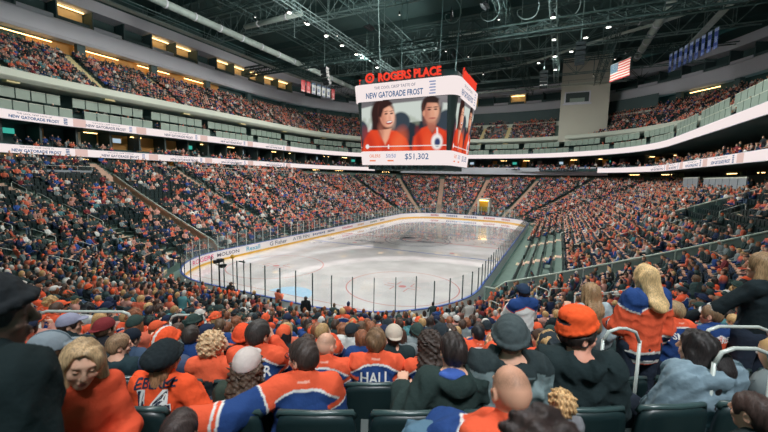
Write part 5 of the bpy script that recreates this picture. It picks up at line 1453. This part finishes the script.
hero('spectator in a dark navy cap beside the fair-haired boy', 13.3, -14.37, 17, 1.17, dict(yaw=-.2, pitch=-.2), .96, dict(col=hexs(66, 84, 108), seed=16), ('short', DB), ('capback', hexs(28, 36, 48)))
hero('fan in a black slouchy knit hat wearing an orange jersey numbered 14', 15.43 - .06, -15.29 + .03, 19, 1.20, dict(yaw=-.1, armL='lap', armR='rest', twist=-.06), 1.0, dict(style='plain', col=hexs(236, 86, 46), g=.024, seed=17, name='jersey'), ('braid', hexs(150, 108, 78)), ('slouch', hexs(30, 38, 42)), text=(('EBERLE', .28, .06, .012, dict(mat=M['letter_navy'], rot=.10, x0=-.0)), ('14', .23, .20, -.125, dict(mat=M['letter'], rot=.05, bold=.055)), ('14', .22, .186, -.125, dict(mat=M['letter_navy'], rot=.05, bold=.025))), cst=.008)
hero('woman with long brown hair, beige cap and dark olive jacket', 15.91 - .03, -15.06 + .02, 19, 1.17, dict(yaw=.05, pitch=-.05), .88, dict(col=hexs(56, 66, 58), g=.03, seed=18), ('curlylong', hexs(84, 66, 54), 6), ('cap', hexs(206, 192, 186)))
hero('man in glasses and orange-and-blue jersey, arm round the woman in a beige cap', 16.21 + .04, -14.92, 19, 1.26, dict(yaw=.75, pitch=-.08, lean=.05, armL=((-.37, -.25, .91), (-.56, -.27, .93), (-.8, .3, -.5)), armR='lap', twist=.22), .96, dict(style='oil', g=.034, seed=19, name='jersey'), ('short', hexs(60, 48, 44)), extra=glasses, cst=.008, fh=.007)
hero('dark-haired man in an orange and blue jersey, hand raised to his face', 15.34, -14.41, 18, 1.36, dict(yaw=-.5, armR='chin', armL='lap'), .96, dict(style='oil', g=.026, seed=20, name='jersey'), ('short', hexs(58, 52, 50)), text=(('ER', .10, .085, -.11, dict(x0=.09)),))
hero('bald man in an orange and blue jersey', 15.88, -14.15, 18, 1.26, dict(yaw=-.55), .96, dict(style='oil', g=.026, seed=21, name='jersey'), None, stubble=hexs(150, 116, 96), fh=.007)
hero('brown-haired man in an orange and blue jersey with four white letters on the back', 16.27, -13.94, 18, 1.30, dict(yaw=.05), .96, dict(style='oil', g=.028, seed=22, name='jersey'), ('short', hexs(118, 90, 66), 8), text=(('HALL', .25, .095, -.115, dict(arch=.4)),), cst=.008)
hero('woman with long dark curly hair beside the man with four letters on his back', 16.70, -13.72, 18, 1.27, dict(yaw=.5, armL='clap'), .96, dict(style='oil', g=.02, seed=23, name='jersey'), ('curlylong', hexs(62, 48, 42), 9))
hero('dark-haired man in a dark green hooded jacket with a blue hood lining', 17.10, -14.45, 19, 1.30, dict(yaw=.12, armL=((-.32, -.08, .70), (-.31, .06, .84), (.1, .7, .4)), armR='lap'), .96, dict(col=hexs(44, 58, 56), g=.04, seed=24, hood=True), ('short', hexs(50, 42, 40), 3), cst=.008, extra=lambda r, J, s: place_mesh('hood_lining', blob(J, (-.03, -.06, .035), (.085, .055, .028), hexs(70, 100, 176)), M['cloth'], r, s))
hero('man in a beige cap and dark jacket, beyond the man with four letters', 16.07, -13.1, 17, 1.32, dict(yaw=.1), .96, dict(col=hexs(38, 52, 54), g=.03, seed=25), ('short', BR), ('capback', hexs(196, 182, 166)))
hero('spectator with strawberry blonde hair beyond the grey jacket', 17.08, -12.52, 17, 1.19, dict(yaw=-.3), .96, dict(col=hexs(150, 116, 100), seed=26), ('long', hexs(204, 150, 116), 3))
hero('broad man in a grey and black jacket and a dark knit cap', 17.43, -14.26, 19, 1.42, dict(yaw=-.35, twist=-.1), .96, dict(style='yoke3', col=hexs(132, 150, 152), col2=hexs(46, 56, 58), g=.05, seed=27, hood=True), ('short', BR), ('beanie', hexs(72, 82, 84)))
hero('man in a tall orange knit hat and black jacket, face turned right', 17.83, -14.03, 19, 1.46, dict(yaw=-1.3, twist=-.25, lean=.02), .96, dict(col=hexs(36, 48, 50), g=.055, seed=28, hood=True), ('short', hexs(48, 40, 38)), ('tall', hexs(248, 92, 44), hexs(40, 40, 44)), fh=.006, skin=hexs(228, 160, 136), extra=lambda r, J, s: place_mesh('reflective_patch', blob(J, (.17, -.03, -.045), (.075, .05, .012), hexs(170, 178, 176)), M['cloth'], r, s))
hero('dark-haired person with a ponytail in a pale blue-grey jacket', 18.59, -13.57, 19, 1.29, dict(yaw=.35, lean=.10), .96, dict(col=hexs(128, 148, 160), g=.06, seed=29, hood=True), ('long', hexs(44, 38, 38), 5), cst=.009, extra=lambda r, J, s: place_mesh('ponytail', blob(J, (.07, -.07, .03), (.075, .06, .12), hexs(44, 38, 38)), M['hair'], r, s))
hero('balding man with cropped sandy hair right in front of the camera', 17.53, -15.17, 20, 1.20, dict(yaw=.05, pitch=-.12), .96, dict(style='oil', g=.02, seed=30, name='jersey'), None, skin=hexs(222, 164, 136), stubble=hexs(128, 96, 76), fh=.0055, st=.012)
hero('toddler with blond curls peeping out beside the balding man', 17.735, -14.789, 20, .93, dict(yaw=.2), .8, dict(col=hexs(120, 120, 124), seed=31, name='top'), ('curly', hexs(206, 166, 118), 3), kind='stand', grow=.6)
hero('dark curly head of hair blurred at the very bottom of the photo', 17.66, -15.78, 21, 1.05, dict(yaw=.1, pitch=-.05), .9, dict(col=hexs(34, 44, 46), seed=32), ('curly', hexs(54, 42, 40), 7), hst=.006)
hero('dark-haired crown of a child just below the fan in the jersey numbered 14', 16.32, -15.80, 20, .99, dict(pitch=-.2), .96, dict(col=hexs(40, 46, 52), seed=33), ('short', hexs(60, 48, 46)), grow=.85)
hero('dim dark-haired spectator low in the bottom right corner', 18.52, -14.55, 20, 1.02, dict(yaw=.2), .96, dict(col=hexs(34, 44, 46), seed=34), ('short', hexs(66, 50, 46)), grow=.88)
hero('standing blonde woman in an orange jersey with blue shoulders', 18.43, -12.66, 18, 1.88, dict(yaw=-.12, armL='lap', armR='down', twist=.12), .92, dict(style='home', g=.035, seed=35, name='jersey'), ('straight', hexs(214, 178, 128), 6), kind='stand', lift=.15)
hero('standing man in a white jersey with blue shoulders and a dark cap', 17.22, -10.45, 15, 1.93, dict(armL='clap', armR='clap'), .95, dict(style='white', g=.03, seed=36, name='jersey'), ('short', DB), ('cap', hexs(44, 60, 84)), kind='stand', fh=.01, lift=.12)
hero('standing woman in a pale grey top with long tied-back brown hair', 18.07, -11.89, 17, 1.78, dict(yaw=-.2, armL='phone', armR='down'), .96, dict(col=hexs(158, 172, 176), g=.02, seed=37, name='top'), ('long', hexs(150, 120, 88), 4), kind='stand', fh=.01)
hero('standing woman with very long fair hair in a black jersey, hand on the rail', 19.42, -12.12, 18, 2.0, dict(yaw=.25, armL=((-.26, .12, 1.14), (-.34, .30, .98), (-.3, .6, -.5)), armR='down', twist=.2), .9, dict(style='navy', g=.02, seed=38, name='jersey'), ('long', hexs(160, 128, 94), 5), kind='stand', lift=.22)
hero('fair-haired child in a lettered blue jersey, beyond the ponytailed person', 18.76, -12.32, 18, 1.48, dict(yaw=-.1), .96, dict(style='oil', g=.02, seed=39, name='jersey'), ('short', hexs(158, 132, 98)), text=(('SMITH', .24, .07, -.11),), kind='stand', grow=.95)
hero('brown-haired child in an orange and navy jersey beside the fair-haired child', 19.08, -12.18, 18, 1.45, dict(yaw=.4), .96, dict(style='home', g=.02, seed=40, name='jersey'), ('short', hexs(122, 96, 72)), text=(('EBERLE', .26, .06, -.11),), kind='stand', grow=.95)
hero('spectator in a maroon cap and dark top, below the long rail on the left', 13.0, -14.49, 17, 1.29, dict(yaw=-.2), .96, dict(col=hexs(44, 44, 50), seed=41), ('short', BR), ('capback', hexs(126, 48, 52)))
hero('spectator in a white-banded orange knit hat beyond the slouchy black hat', 14.58, -14.76, 18, 1.27, dict(yaw=-.3), .96, dict(col=hexs(70, 84, 112), seed=42), ('short', BR), ('beanie', hexs(236, 88, 48), hexs(220, 214, 206)))
hero('woman with blonde curls in a black jacket over orange, hand at her cheek', 14.96, -14.59, 18, 1.23, dict(yaw=-.4, armR='chin'), .96, dict(style='yoke2', col=hexs(40, 46, 50), col2=hexs(232, 100, 66), seed=43), ('curly', hexs(206, 172, 134), 6))
hero('spectator in an orange knit hat with a black badge, two rows below the beige cap', 14.53, -13.86, 17, 1.29, dict(yaw=.1), .96, dict(style='oil', seed=44, name='jersey'), ('short', DB), ('beanie', hexs(240, 84, 48)))
hero('dark-haired man just left of the orange knit hat with a badge', 14.41 - .42, -13.91 - .2, 17, 1.25, dict(yaw=.1), .96, dict(style='home', seed=45, name='jersey'), ('short', hexs(60, 52, 48)))
# things held or lying near
root = empty('paper_sheet', (16.10, -15.62, 7.18)); tag(root, 'white paper programme beside the girl turned round', 'paper')
q = MB(); q.prism([(-.12, -.08, 0), (.12, -.08, .01), (.13, .09, .02), (-.11, .09, .01)], (0, 0, .004)); q.build('sheet', M['letter'], root)
LP_ICE, LP_STAND, LP_NEAR, LP_BACK, LP_FILL = 2050, 2500, 1500, 700, 4000
# ---- cloth left lying on a nearby seat, and a denim knee shape
def draped(name, lab, loc, rad, colf, seed):
    F = Field(*[axis(-.34, .34, .012)] * 2, axis(-.2, .2, .012)); F.ell((0, 0, 0), rad, .02); F.ell((rad[0] * .5, .05, .03), (rad[0] * .6, rad[1] * .8, rad[2] * .8), .05); F.ell((-rad[0] * .55, -.02, .0), (rad[0] * .5, rad[1] * .9, rad[2]), .05)
    F.disp(folds(seed, .05)); V, Q = F.mesh(); C = np.array([colf(*v) for v in V]); r = empty(name, loc); tag(r, lab, 'clothing'); place_mesh('cloth', (V, Q, C), M['cloth'], r)
def drapecol(x, y, z):
    t = z - .5 * abs(x) + .25 * math.sin(x * 9)
    return ORANGE if t > .0 else WHITE if t > -.03 else BLUE
draped('folded_jersey', 'orange, white and blue jersey bundled on a seat behind the dark green jacket', (17.34, -15.0, 7.49), (.22, .14, .10), drapecol, 51)
draped('denim_knee', 'faded blue denim shape standing for a knee behind the dark green jacket', (17.13, -15.1, 7.42), (.10, .12, .11), lambda x, y, z: hexs(88, 118, 138), 52)  # draped shape put in for a knee in jeans

# ------------------------------------------------------------------ everyone else
def near_hero(x, y, r=.46): return any((x - a) ** 2 + (y - b_) ** 2 < r * r for a, b_, k in HEROES)
def noise2(x, y):
    return math.sin(x * .55 + 1.3) * math.cos(y * .47 + .4) + .6 * math.sin(x * 1.3 - y * .9 + 2) + .4 * math.sin(y * 2.1 + x * .3)
def occupancy(seg, k, x, y):
    n = noise2(x, y)
    if seg in ('nl',) or (seg == 'left' and y < 22): return .50 + .38 * n if k > 7 else .72
    if seg == 'right' and k < 5 and y < 40: return .02 if y < 33 else .4
    if seg == 'right' and 13 < y < 24.5 and 14 < k < 19: return .06
    if seg == 'right' and y < 26 and k > 15: return .6 + .3 * n
    if seg in ('near', 'nr'): return .93
    return .88
occ = []; 
for (seg, k, x, y, nx, ny, z) in SPOTS:
    o = rng.random() < occupancy(seg, k, x, y)
    occ.append(o)
cand_p, cand_s, far_p, far_s = [], [], [], []
for sp, o in zip(SPOTS, occ):
    seg, k, x, y, nx, ny, z = sp
    dcam = math.hypot(x - CAM.x, y - CAM.y); s_ = seen((x, y, z + 1.0))
    if dcam < 1.0: continue
    if s_ is None: continue
    if not (-500 < s_[0] < 1270): continue
    inframe = -12 < s_[0] < 780 and -10 < s_[1] < 440
    # the row right in front of the camera and the places of the people already built
    taken = near_hero(x, y) or near_hero(x, y, .3)
    ahead = (CAM.xy - Vector((x, y))).length < 3.0 and k >= 19
    if k >= 21 and dcam < 4: continue
    stand = rng.random() < .03 and dcam > 9
    if not taken and not ahead and o:
        (cand_p if inframe else far_p).append((s_[2], sp, stand))
    elif taken and not inframe: pass
    if inframe: cand_s.append((s_[2], sp, o or taken))
    else: far_s.append((s_[2], sp, o))
cand_p.sort(key=lambda t: t[0]); cand_s.sort(key=lambda t: t[0])
NP = 300 - len(HEROES); NS = 292
ind_p, far_p = cand_p[:NP], cand_p[NP:] + far_p
ind_s, far_s = cand_s[:NS], cand_s[NS:] + far_s
# seats
seat0 = make_seat()
spotname = {'near': 'near end', 'nl': 'near left corner', 'nr': 'near right corner', 'left': 'left side', 'right': 'right side', 'fl': 'far left corner', 'fr': 'far right corner', 'far': 'far end'}
hero_seats = []
def seat_at(o, x, y, z, rz, lab):
    o.location = (x, y, z); o.rotation_euler = (0, 0, rz); tag(o, lab, 'seat', 'dark folding seats in the near stands')
used = [False]; byrow = {}
for dist_, (seg, k, x, y, nx, ny, z), o in sorted(ind_s, key=lambda t: (-t[1][1], seen((t[1][2], t[1][3], t[1][6] + .8))[0])):
    i = byrow.get((seg, k), 0); byrow[(seg, k)] = i + 1
    lab = f"{'filled' if o else 'empty'} dark folding seat, {ordw(k)} row, {spotname[seg]}, {ordw(i)} from left"
    if not used[0]: s_ = seat0; used[0] = True
    else: s_ = copy_tree(seat0, (0, 0, 0), 0)
    seat_at(s_, x, y, z, face_rz(nx, ny), lab)

# ---- prototypes of seated and standing people
TOPS = [('plain', None, 'jacket'), ('oil', None, 'jersey'), ('home', None, 'jersey')]
POSES = [dict(), dict(yaw=.5, armL='knee'), dict(yaw=-.5, armR='chin'), dict(pitch=-.35, lean=.14, armL='phone', armR='phone'), dict(yaw=.2, armL='clap', armR='clap', lean=.06), dict(yaw=-.2, lean=-.06, side=.05, armR='rest')]
STANDS = [dict(armL='down', armR='phone'), dict(armL='clap', armR='clap', yaw=.3), dict(armL='down', armR='down', yaw=-.4)]
HAIRS = [('short', 0), ('long', 1), ('curly', 2), ('bob', 3)]
HATS = ['beanie', 'cap', None, None, None, None]
PM = {}
for pi, (kd, ps) in enumerate([('sit', p) for p in POSES] + [('stand', p) for p in STANDS]):
    J = skeleton(kd, **ps); D = PM[pi] = {'J': J, 'kind': kd}
    V, Q, C = body_mesh(J, .022, .013, (1, 1, 1)); D['body'] = np_mesh('body', V, Q, M['skin'], C, True)
    for st, _, nm in TOPS:
        V, Q, C = top_mesh(J, .018, st, g=.03, seed=60 + pi); D[st] = np_mesh(nm, V, Q, M['cloth'], C, True)
    V, Q = pants_mesh(J, .024); D['pants'] = np_mesh('trousers', V, Q, M['cloth'], np.ones((len(V), 3)), True)
    for hn, sd in HAIRS:
        V, Q, C = hair_mesh(J, .012, hn, (1, 1, 1), sd); D[hn] = np_mesh('hair', V, Q, M['hair'], C, True)
    for ht in ('beanie', 'cap'):
        V, Q, C = hat_mesh(J, .012, ht, (1, 1, 1)); D[ht] = np_mesh('hat' if ht == 'beanie' else 'cap', V, Q, M['knit'], C, True)
PAL = [('orange', (206, 104, 80), 12), ('grey-green', (58, 74, 74), 26), ('black', (40, 48, 52), 18), ('navy', (38, 50, 78), 9), ('royal blue', (52, 84, 150), 5), ('white', (206, 206, 202), 7), ('grey', (126, 136, 138), 11), ('maroon', (120, 50, 56), 3), ('dusty pink', (188, 138, 126), 12), ('teal', (80, 130, 136), 2)]
PW = np.array([p[2] for p in PAL], float); PW /= PW.sum()
HC = [('brown', (80, 60, 50)), ('dark brown', (56, 44, 40)), ('black', (34, 34, 38)), ('blond', (190, 152, 104)), ('mid-brown', (104, 80, 62)), ('auburn', (140, 88, 62))]
HTC = [('orange', (232, 96, 60)), ('dark', (44, 52, 58)), ('green', (52, 70, 66)), ('navy', (34, 44, 70)), ('white', (205, 200, 194))]
SK = [(228, 178, 152), (216, 160, 134), (236, 190, 164), (186, 132, 104), (222, 168, 144)]
def setcol(o, c): o.color = (*lin(c), 1)
byrow = {}
for dist_, (seg, k, x, y, nx, ny, z), stand in sorted(ind_p, key=lambda t: (-t[1][1], seen((t[1][2], t[1][3], t[1][6] + 1.0))[0])):
    i = byrow.get((seg, k), 0); byrow[(seg, k)] = i + 1
    pi = int(rng.integers(0, 6)) if not stand else 6 + int(rng.integers(0, 3)); D = PM[pi]
    s = float(rng.uniform(.92, 1.05)); rz = face_rz(nx, ny) + float(rng.normal(0, .18))
    r = empty('spectator', (x, y, z), rz); r.scale = (s, s, s)
    b_ = link('body', D['body'], r); setcol(b_, SK[int(rng.integers(0, 5))])
    st = ['plain', 'oil', 'home'][int(rng.choice(3, p=[.68, .20, .12]))]
    t = link('jersey' if st != 'plain' else 'jacket', D[st], r)
    if st == 'plain':
        cn, cc, _ = PAL[int(rng.choice(len(PAL), p=PW))]; setcol(t, cc); what = f'{cn} top'
    else: what = 'orange-and-blue jersey' if st == 'oil' else 'blue-shouldered orange jersey'
    p_ = link('trousers', D['pants'], r); setcol(p_, [(44, 54, 70), (60, 78, 100), (40, 44, 48)][int(rng.integers(0, 3))])
    hn = HAIRS[int(rng.choice(4, p=[.52, .24, .1, .14]))][0]; hcn, hcc = HC[int(rng.integers(0, 6))]
    h = link('hair', D[hn], r); setcol(h, hcc); ht = HATS[int(rng.integers(0, 6))]; top_ = f'{hcn} hair'
    if ht:
        q = link('hat' if ht == 'beanie' else 'cap', D[ht], r); htn, htc = HTC[int(rng.integers(0, 5))]; setcol(q, htc); top_ = f"{htn} {'knit hat' if ht == 'beanie' else 'cap'}"
    tag(r, f"fan with {top_}, {what}, {ordw(k)} row, {spotname[seg]}, {ordw(i)} from left", 'person', 'spectators in the near stands')
# a few people standing by the glass
for n_, (x, y, lab, c, hc, pi) in enumerate(((-.05, -1.6, 'dark-jacketed person standing by the near glass beside the camera pole', (40, 52, 54), 0, 8), (3.4, -1.25, 'person in an orange and grey vest by the near glass, in front of the crease', (222, 120, 92), 1, 7), (5.6, -1.5, 'person all in black standing by the near glass, right of the blue crease', (30, 36, 40), 1, 8), (2.4, -2.1, 'blond usher in black standing below the near glass', (34, 42, 46), 3, 6), (.9, -2.3, 'standing fan in orange with dark hair near the camera pole', (226, 112, 76), 1, 6))):
    D = PM[pi]; z = zf(off_dist(x, y)) if off_dist(x, y) > 1.4 else 0; z = .55
    r = empty('spectator', (x, y, z), rng.normal(0, .3)); b_ = link('body', D['body'], r); setcol(b_, SK[n_ % 5]); t = link('jacket', D['plain'], r); setcol(t, c)
    p_ = link('trousers', D['pants'], r); setcol(p_, (36, 42, 48)); h = link('hair', D['short'], r); setcol(h, HC[hc][1]); tag(r, lab, 'person', 'people standing at the near glass')

# ---- the far crowd (nobody could count it): one mesh of small figures
def tmpl(level, standing=False):
    V, F, G = [], [], []       # G: 0 skin, 1 top, 2 hair, 3 legs, 4 hat or hair
    def ringset(rings, n, g, cap=True):
        b_ = len(V)
        for (cx, cy, cz, rx, ry, gg) in rings:
            for i in range(n):
                a = 2 * PI * i / n; V.append((cx + rx * math.cos(a), cy + ry * math.sin(a), cz)); G.append(gg if gg is not None else g)
        for j in range(len(rings) - 1):
            for i in range(n): F.append((b_ + j * n + i, b_ + j * n + (i + 1) % n, b_ + (j + 1) * n + (i + 1) % n, b_ + (j + 1) * n + i))
        if cap:
            for j in ((0, len(rings) - 1)):
                if n == 4: F.append(tuple(b_ + j * n + i for i in range(4)))
                else:
                    for i in range(1, n - 1, 2): F.append((b_ + j * n, b_ + j * n + i, b_ + j * n + i + 1, b_ + j * n + (i + 2) % n))
    z0 = .42 if standing else 0
    n = 8 if level else 6
    ringset([(0, 0, .44 + z0, .19, .13, 1), (0, -.01, .72 + z0, .18, .125, 1), (0, -.02, .90 + z0, .235, .12, 1), (0, -.02, .99 + z0, .17, .09, 1), (0, -.01, 1.03 + z0, .06, .05, 1)], n, 1)
    b_ = len(V)
    m_ = 8 if level else 6
    R = [(1.02, .05), (1.07, .075), (1.14, .088), (1.21, .075), (1.26, .03)] if level else [(1.03, .06), (1.14, .098), (1.25, .05)]
    for z, rr in R:
        for i in range(m_):
            a = 2 * PI * i / m_ + PI / m_; V.append((rr * .9 * math.cos(a), .01 + rr * 1.1 * math.sin(a), z + z0)); G.append(4 if z > 1.2 or (math.sin(a) < .1 and z > 1.05) else 0)
    for j in range(len(R) - 1):
        for i in range(m_): F.append((b_ + j * m_ + i, b_ + j * m_ + (i + 1) % m_, b_ + (j + 1) * m_ + (i + 1) % m_, b_ + (j + 1) * m_ + i))
    t = b_ + (len(R) - 1) * m_
    for i in range(1, m_ - 1, 2): F.append((t, t + i, t + i + 1, t + (i + 2) % m_))
    if standing:
        for sx in (-.1, .1): ringset([(sx, 0, 0, .07, .07, 3), (sx, 0, .88, .09, .1, 3)], 4, 3)
    else:
        for sx in (-.11, .11):
            bb = len(V)
            for y in (-.02, .46):
                for dx, dz in ((-.075, .42), (.075, .42), (.075, .57), (-.075, .57)): V.append((sx + dx, y, dz)); G.append(3)
            for i in range(4): F.append((bb + i, bb + (i + 1) % 4, bb + 4 + (i + 1) % 4, bb + 4 + i))
            F.append((bb + 4, bb + 5, bb + 6, bb + 7))
            if level: ringset([(sx, .44, .02, .055, .06, 3), (sx, .44, .5, .06, .07, 3)], 4, 3)
    for sx in (-1, 1):   # arms
        bb = len(V); pts = [(sx * .225, -.02, .93), (sx * .27, .06, .68), (sx * .13, .28, .62)]
        for px, py, pz in pts:
            for dx, dz in ((-.045, -.04), (.045, -.04), (.045, .04), (-.045, .04)): V.append((px + dx, py, pz + dz + z0)); G.append(1)
        for j in range(2):
            for i in range(4): F.append((bb + j * 4 + i, bb + j * 4 + (i + 1) % 4, bb + (j + 1) * 4 + (i + 1) % 4, bb + (j + 1) * 4 + i))
        h = len(V)
        for dx, dz in ((-.04, -.035), (.04, -.035), (.04, .035), (-.04, .035)): V.append((pts[2][0] + dx, pts[2][1] + .0, pts[2][2] + dz + z0)); G.append(0)
        for dx, dz in ((-.03, -.03), (.03, -.03), (.03, .03), (-.03, .03)): V.append((pts[2][0] + dx, pts[2][1] + .12, pts[2][2] + dz + z0)); G.append(0)
        for i in range(4): F.append((h + i, h + (i + 1) % 4, h + 4 + (i + 1) % 4, h + 4 + i))
        F.append((h + 4, h + 5, h + 6, h + 7))
    return np.array(V), np.array(F), np.array(G)
T = {(l, s): tmpl(l, s) for l in (0, 1) for s in (False, True)}
far = [(x, y, z, face_rz(nx, ny), stand, 1 if (d_ < 42 and (-20 < 1)) else 0, 'low') for d_, (seg, k, x, y, nx, ny, z), stand in far_p]
# upper deck, loges and club boxes
def ring_spots(pl, d, pitch):
    at, LL = ring_at(pl, d); n = int(LL / pitch)
    return [(*at((i + .5) * pitch), i) for i in range(n)]
ua = [(lambda f: (f[0], f[1], f[2], f[3]))(aisle_frame(seg, a)) for seg, a in UPA]
for k in range(NUP - 1):
    d = d_up(k) - .12
    for p, n_, i in ring_spots(UP, d, .53):
        if any(abs((p.x - a[0]) * -a[3] + (p.y - a[1]) * a[2]) < .62 and (p.x - a[0]) * a[2] + (p.y - a[1]) * a[3] > 0 for a in ua): continue
        dens = .82 + .25 * noise2(p.x * .5, p.y * .5)
        if 15.5 < p.x < 27.5 and p.y > 83: continue
        if rng.random() < dens: far.append((p.x, p.y, z_up(k), face_rz(n_.x, n_.y), rng.random() < .04, 0, 'up'))
for pl, d, z, pr in ((UPS, DR + .75, 11.1, .75), (UPS, DR + 1.65, 11.45, .65), (UPS, DR + 2.6, 11.8, .55), (UPS, DR + 5.2, 12.15, .3), (UPS, DR + 1.2, 15.5, .35), (UPS, DR + 2.8, 16.3, .45), (UP, 27.2, 10.0, .5), (UP, 29.2, 10.0, .35)):
    for p, n_, i in ring_spots(pl, d, .6):
        if rng.random() < pr * (.7 + .5 * math.sin(p.x * .7 + p.y * .5)): far.append((p.x, p.y, z, face_rz(n_.x, n_.y) + rng.normal(0, .4), d in (27.2, 29.2) or rng.random() < .25, 0, 'box'))
Vs, Fs, Cs, nb = [], [], [], 0
palc = np.array([lin(p[1]) for p in PAL]); hcc_ = np.array([lin(c[1]) for c in HC] + [lin((236, 96, 54)), lin((200, 196, 190)), lin((50, 60, 90))]); skc = np.array([lin(c) for c in SK])
for (x, y, z, rz, stand, lev, where_) in far:
    V, F, G = T[(lev, bool(stand))]; s = rng.uniform(.9, 1.06); c, n_ = math.cos(rz + rng.normal(0, .25)), 0
    a = rz + rng.normal(0, .25); c, sn = math.cos(a), math.sin(a); hl = rng.normal(0, .05)
    W_ = np.empty_like(V); X, Y = V[:, 0] + hl * (V[:, 2] - .4), V[:, 1] + .12 * rng.normal() * np.maximum(V[:, 2] - .5, 0)
    W_[:, 0] = x + s * (X * c - Y * sn); W_[:, 1] = y + s * (X * sn + Y * c); W_[:, 2] = z + s * V[:, 2]
    top_ = palc[rng.choice(len(PAL), p=PW)] * rng.uniform(.75, 1.2); cols = np.stack([skc[rng.integers(0, 5)], top_, top_, lin([(44, 54, 70), (60, 78, 100), (40, 44, 48)][rng.integers(0, 3)]), hcc_[rng.integers(0, 9)]])
    Cc = cols[G]
    if rng.random() < .13:      # jerseys: blue below the orange yoke
        Cc = Cc.copy(); m_ = (G == 1); Cc[m_ & (V[:, 2] - (.42 if stand else 0) < .8)] = BLUE; Cc[m_ & (V[:, 2] - (.42 if stand else 0) >= .8)] = lin((216, 108, 82))
    Vs.append(W_); Fs.append(F + nb); Cs.append(Cc); nb += len(V)
me = np_mesh('crowd', np.concatenate(Vs), np.concatenate(Fs), M['crowd'], np.concatenate(Cs), True)
o = link('crowd', me); tag(o, 'thousands of fans in orange, navy and black filling the far stands and balconies', 'crowd', kind='stuff')
# ---- the far seats
def box_t(lo, hi):
    x0, y0, z0 = lo; x1, y1, z1 = hi
    return np.array([(x0, y0, z0), (x1, y0, z0), (x1, y1, z0), (x0, y1, z0), (x0, y0, z1), (x1, y0, z1), (x1, y1, z1), (x0, y1, z1)]), np.array([(0, 3, 2, 1), (4, 5, 6, 7), (0, 1, 5, 4), (1, 2, 6, 5), (2, 3, 7, 6), (3, 0, 4, 7)])
bV, bF = box_t((-.23, -.24, .38), (.23, -.19, .84)); pV, pF = box_t((-.21, -.18, .40), (.21, .22, .45)); uV, uF = box_t((-.21, -.17, .42), (.21, -.10, .78))
Vs, Fs, nb = [], [], 0
def addseat(x, y, z, rz, o):
    global nb
    c, sn = math.cos(rz), math.sin(rz)
    for V, F in ((bV, bF), (pV, pF) if o else (uV, uF)):
        W_ = np.empty_like(V); W_[:, 0] = x + V[:, 0] * c - V[:, 1] * sn; W_[:, 1] = y + V[:, 0] * sn + V[:, 1] * c; W_[:, 2] = z + V[:, 2]; Vs.append(W_); Fs.append(F + nb); nb += 8
for d_, (seg, k, x, y, nx, ny, z), o in far_s: addseat(x, y, z, face_rz(nx, ny), o)
for k in range(NUP - 1):
    for p, n_, i in ring_spots(UP, d_up(k) - .12, .53):
        if any(abs((p.x - a[0]) * -a[3] + (p.y - a[1]) * a[2]) < .62 and (p.x - a[0]) * a[2] + (p.y - a[1]) * a[3] > 0 for a in ua): continue
        if 15.5 < p.x < 27.5 and p.y > 83: continue
        addseat(p.x, p.y, z_up(k), face_rz(n_.x, n_.y), True)
o = link('seating', np_mesh('seating', np.concatenate(Vs), np.concatenate(Fs), M['seat'])); tag(o, 'countless dark folding seats in the far stands and upper deck', 'seats', kind='stuff')

# ------------------------------------------------------------------ lamps of the hall, with added fill lights
def area(name, loc, target, size, power, col=(1, .96, .9), spread=180, sy=None):
    l = bpy.data.lights.new(name, 'AREA'); l.energy = power; l.color = col; l.shape = 'RECTANGLE'; l.size = size; l.size_y = sy or size; l.spread = math.radians(spread)
    o = bpy.data.objects.new(name, l); COL.objects.link(o); o.location = loc; o.rotation_euler = (Vector(target) - Vector(loc)).to_track_quat('-Z', 'Y').to_euler()
    if name != 'house_fill':
        FL.append(1); r = empty('added_floodlight_bank', Vector(loc) + Vector((0, 0, .35))); r.rotation_euler = o.rotation_euler  # added housing that gives each area light a body
        tag(r, f'added bank of four floodlights under the roof, {ordw(len(FL) - 1)} of the set', 'light', 'added floodlight banks under the roof')
        q = MB(); q.box((-.8, -.5, .12), (.8, .5, .2)); q.tube([(0, 0, .2), (0, 0, 2.2)], .04, 5); q.build('frame', M['black'], r)
        for i in range(4):
            q = MB(); x = -.6 + .4 * i; q.lathe([(.05, .12), (.15, .08), (.17, -.06), (.15, -.06)], (x, 0, 0), 10); h = q.build('housing', M['black'], r)
            q = MB(); q.lathe([(.01, -.05), (.14, -.05), (.14, -.03), (.01, -.03)], (x, 0, 0), 10); q.build('lens', M['lamp_dim'], h)
    return o
FL = []
for x in (-8, 8):
    for y in (10, 30, 51): area('ice_lamp', (x, y, 29.4), (x * .5, y, 0), 4, LP_ICE, (1, .97, .94), 110)
for x, y, tx, ty in ((-14, 14, -30, 8), (-14, 42, -32, 40), (0, 64, -4, 82), (14, 54, 27, 66), (14, 26, 28, 26), (0, 20, -46, 20), (0, 45, -46, 46), (4, 30, 46, 40)): area('stand_and_fill_lamp', (x, y, 29.3), (tx, ty, 24 if abs(tx) == 46 else 8), 4, LP_STAND * (1.5 if abs(tx) == 46 else 1), (1, .95, .88), 140)  # those aimed at the upper deck are added to brighten the fascia
area('house_fill', (8, -4, 30), (13, -10, 4), 4, LP_NEAR, (1, .94, .88), 120)  # added fill for the near corner, without a fixture
area('house_fill', (24, -24, 26), (16, -11, 5), 4, LP_BACK, (.95, .97, 1), 70)  # added light behind the camera to lift the nearest backs
area('house_fill', (0, 32, 29.2), (0, 32, 0), 40, LP_FILL, (.6, .95, .95), 180, 70)  # added wide teal fill to lift the dark tones of the hall
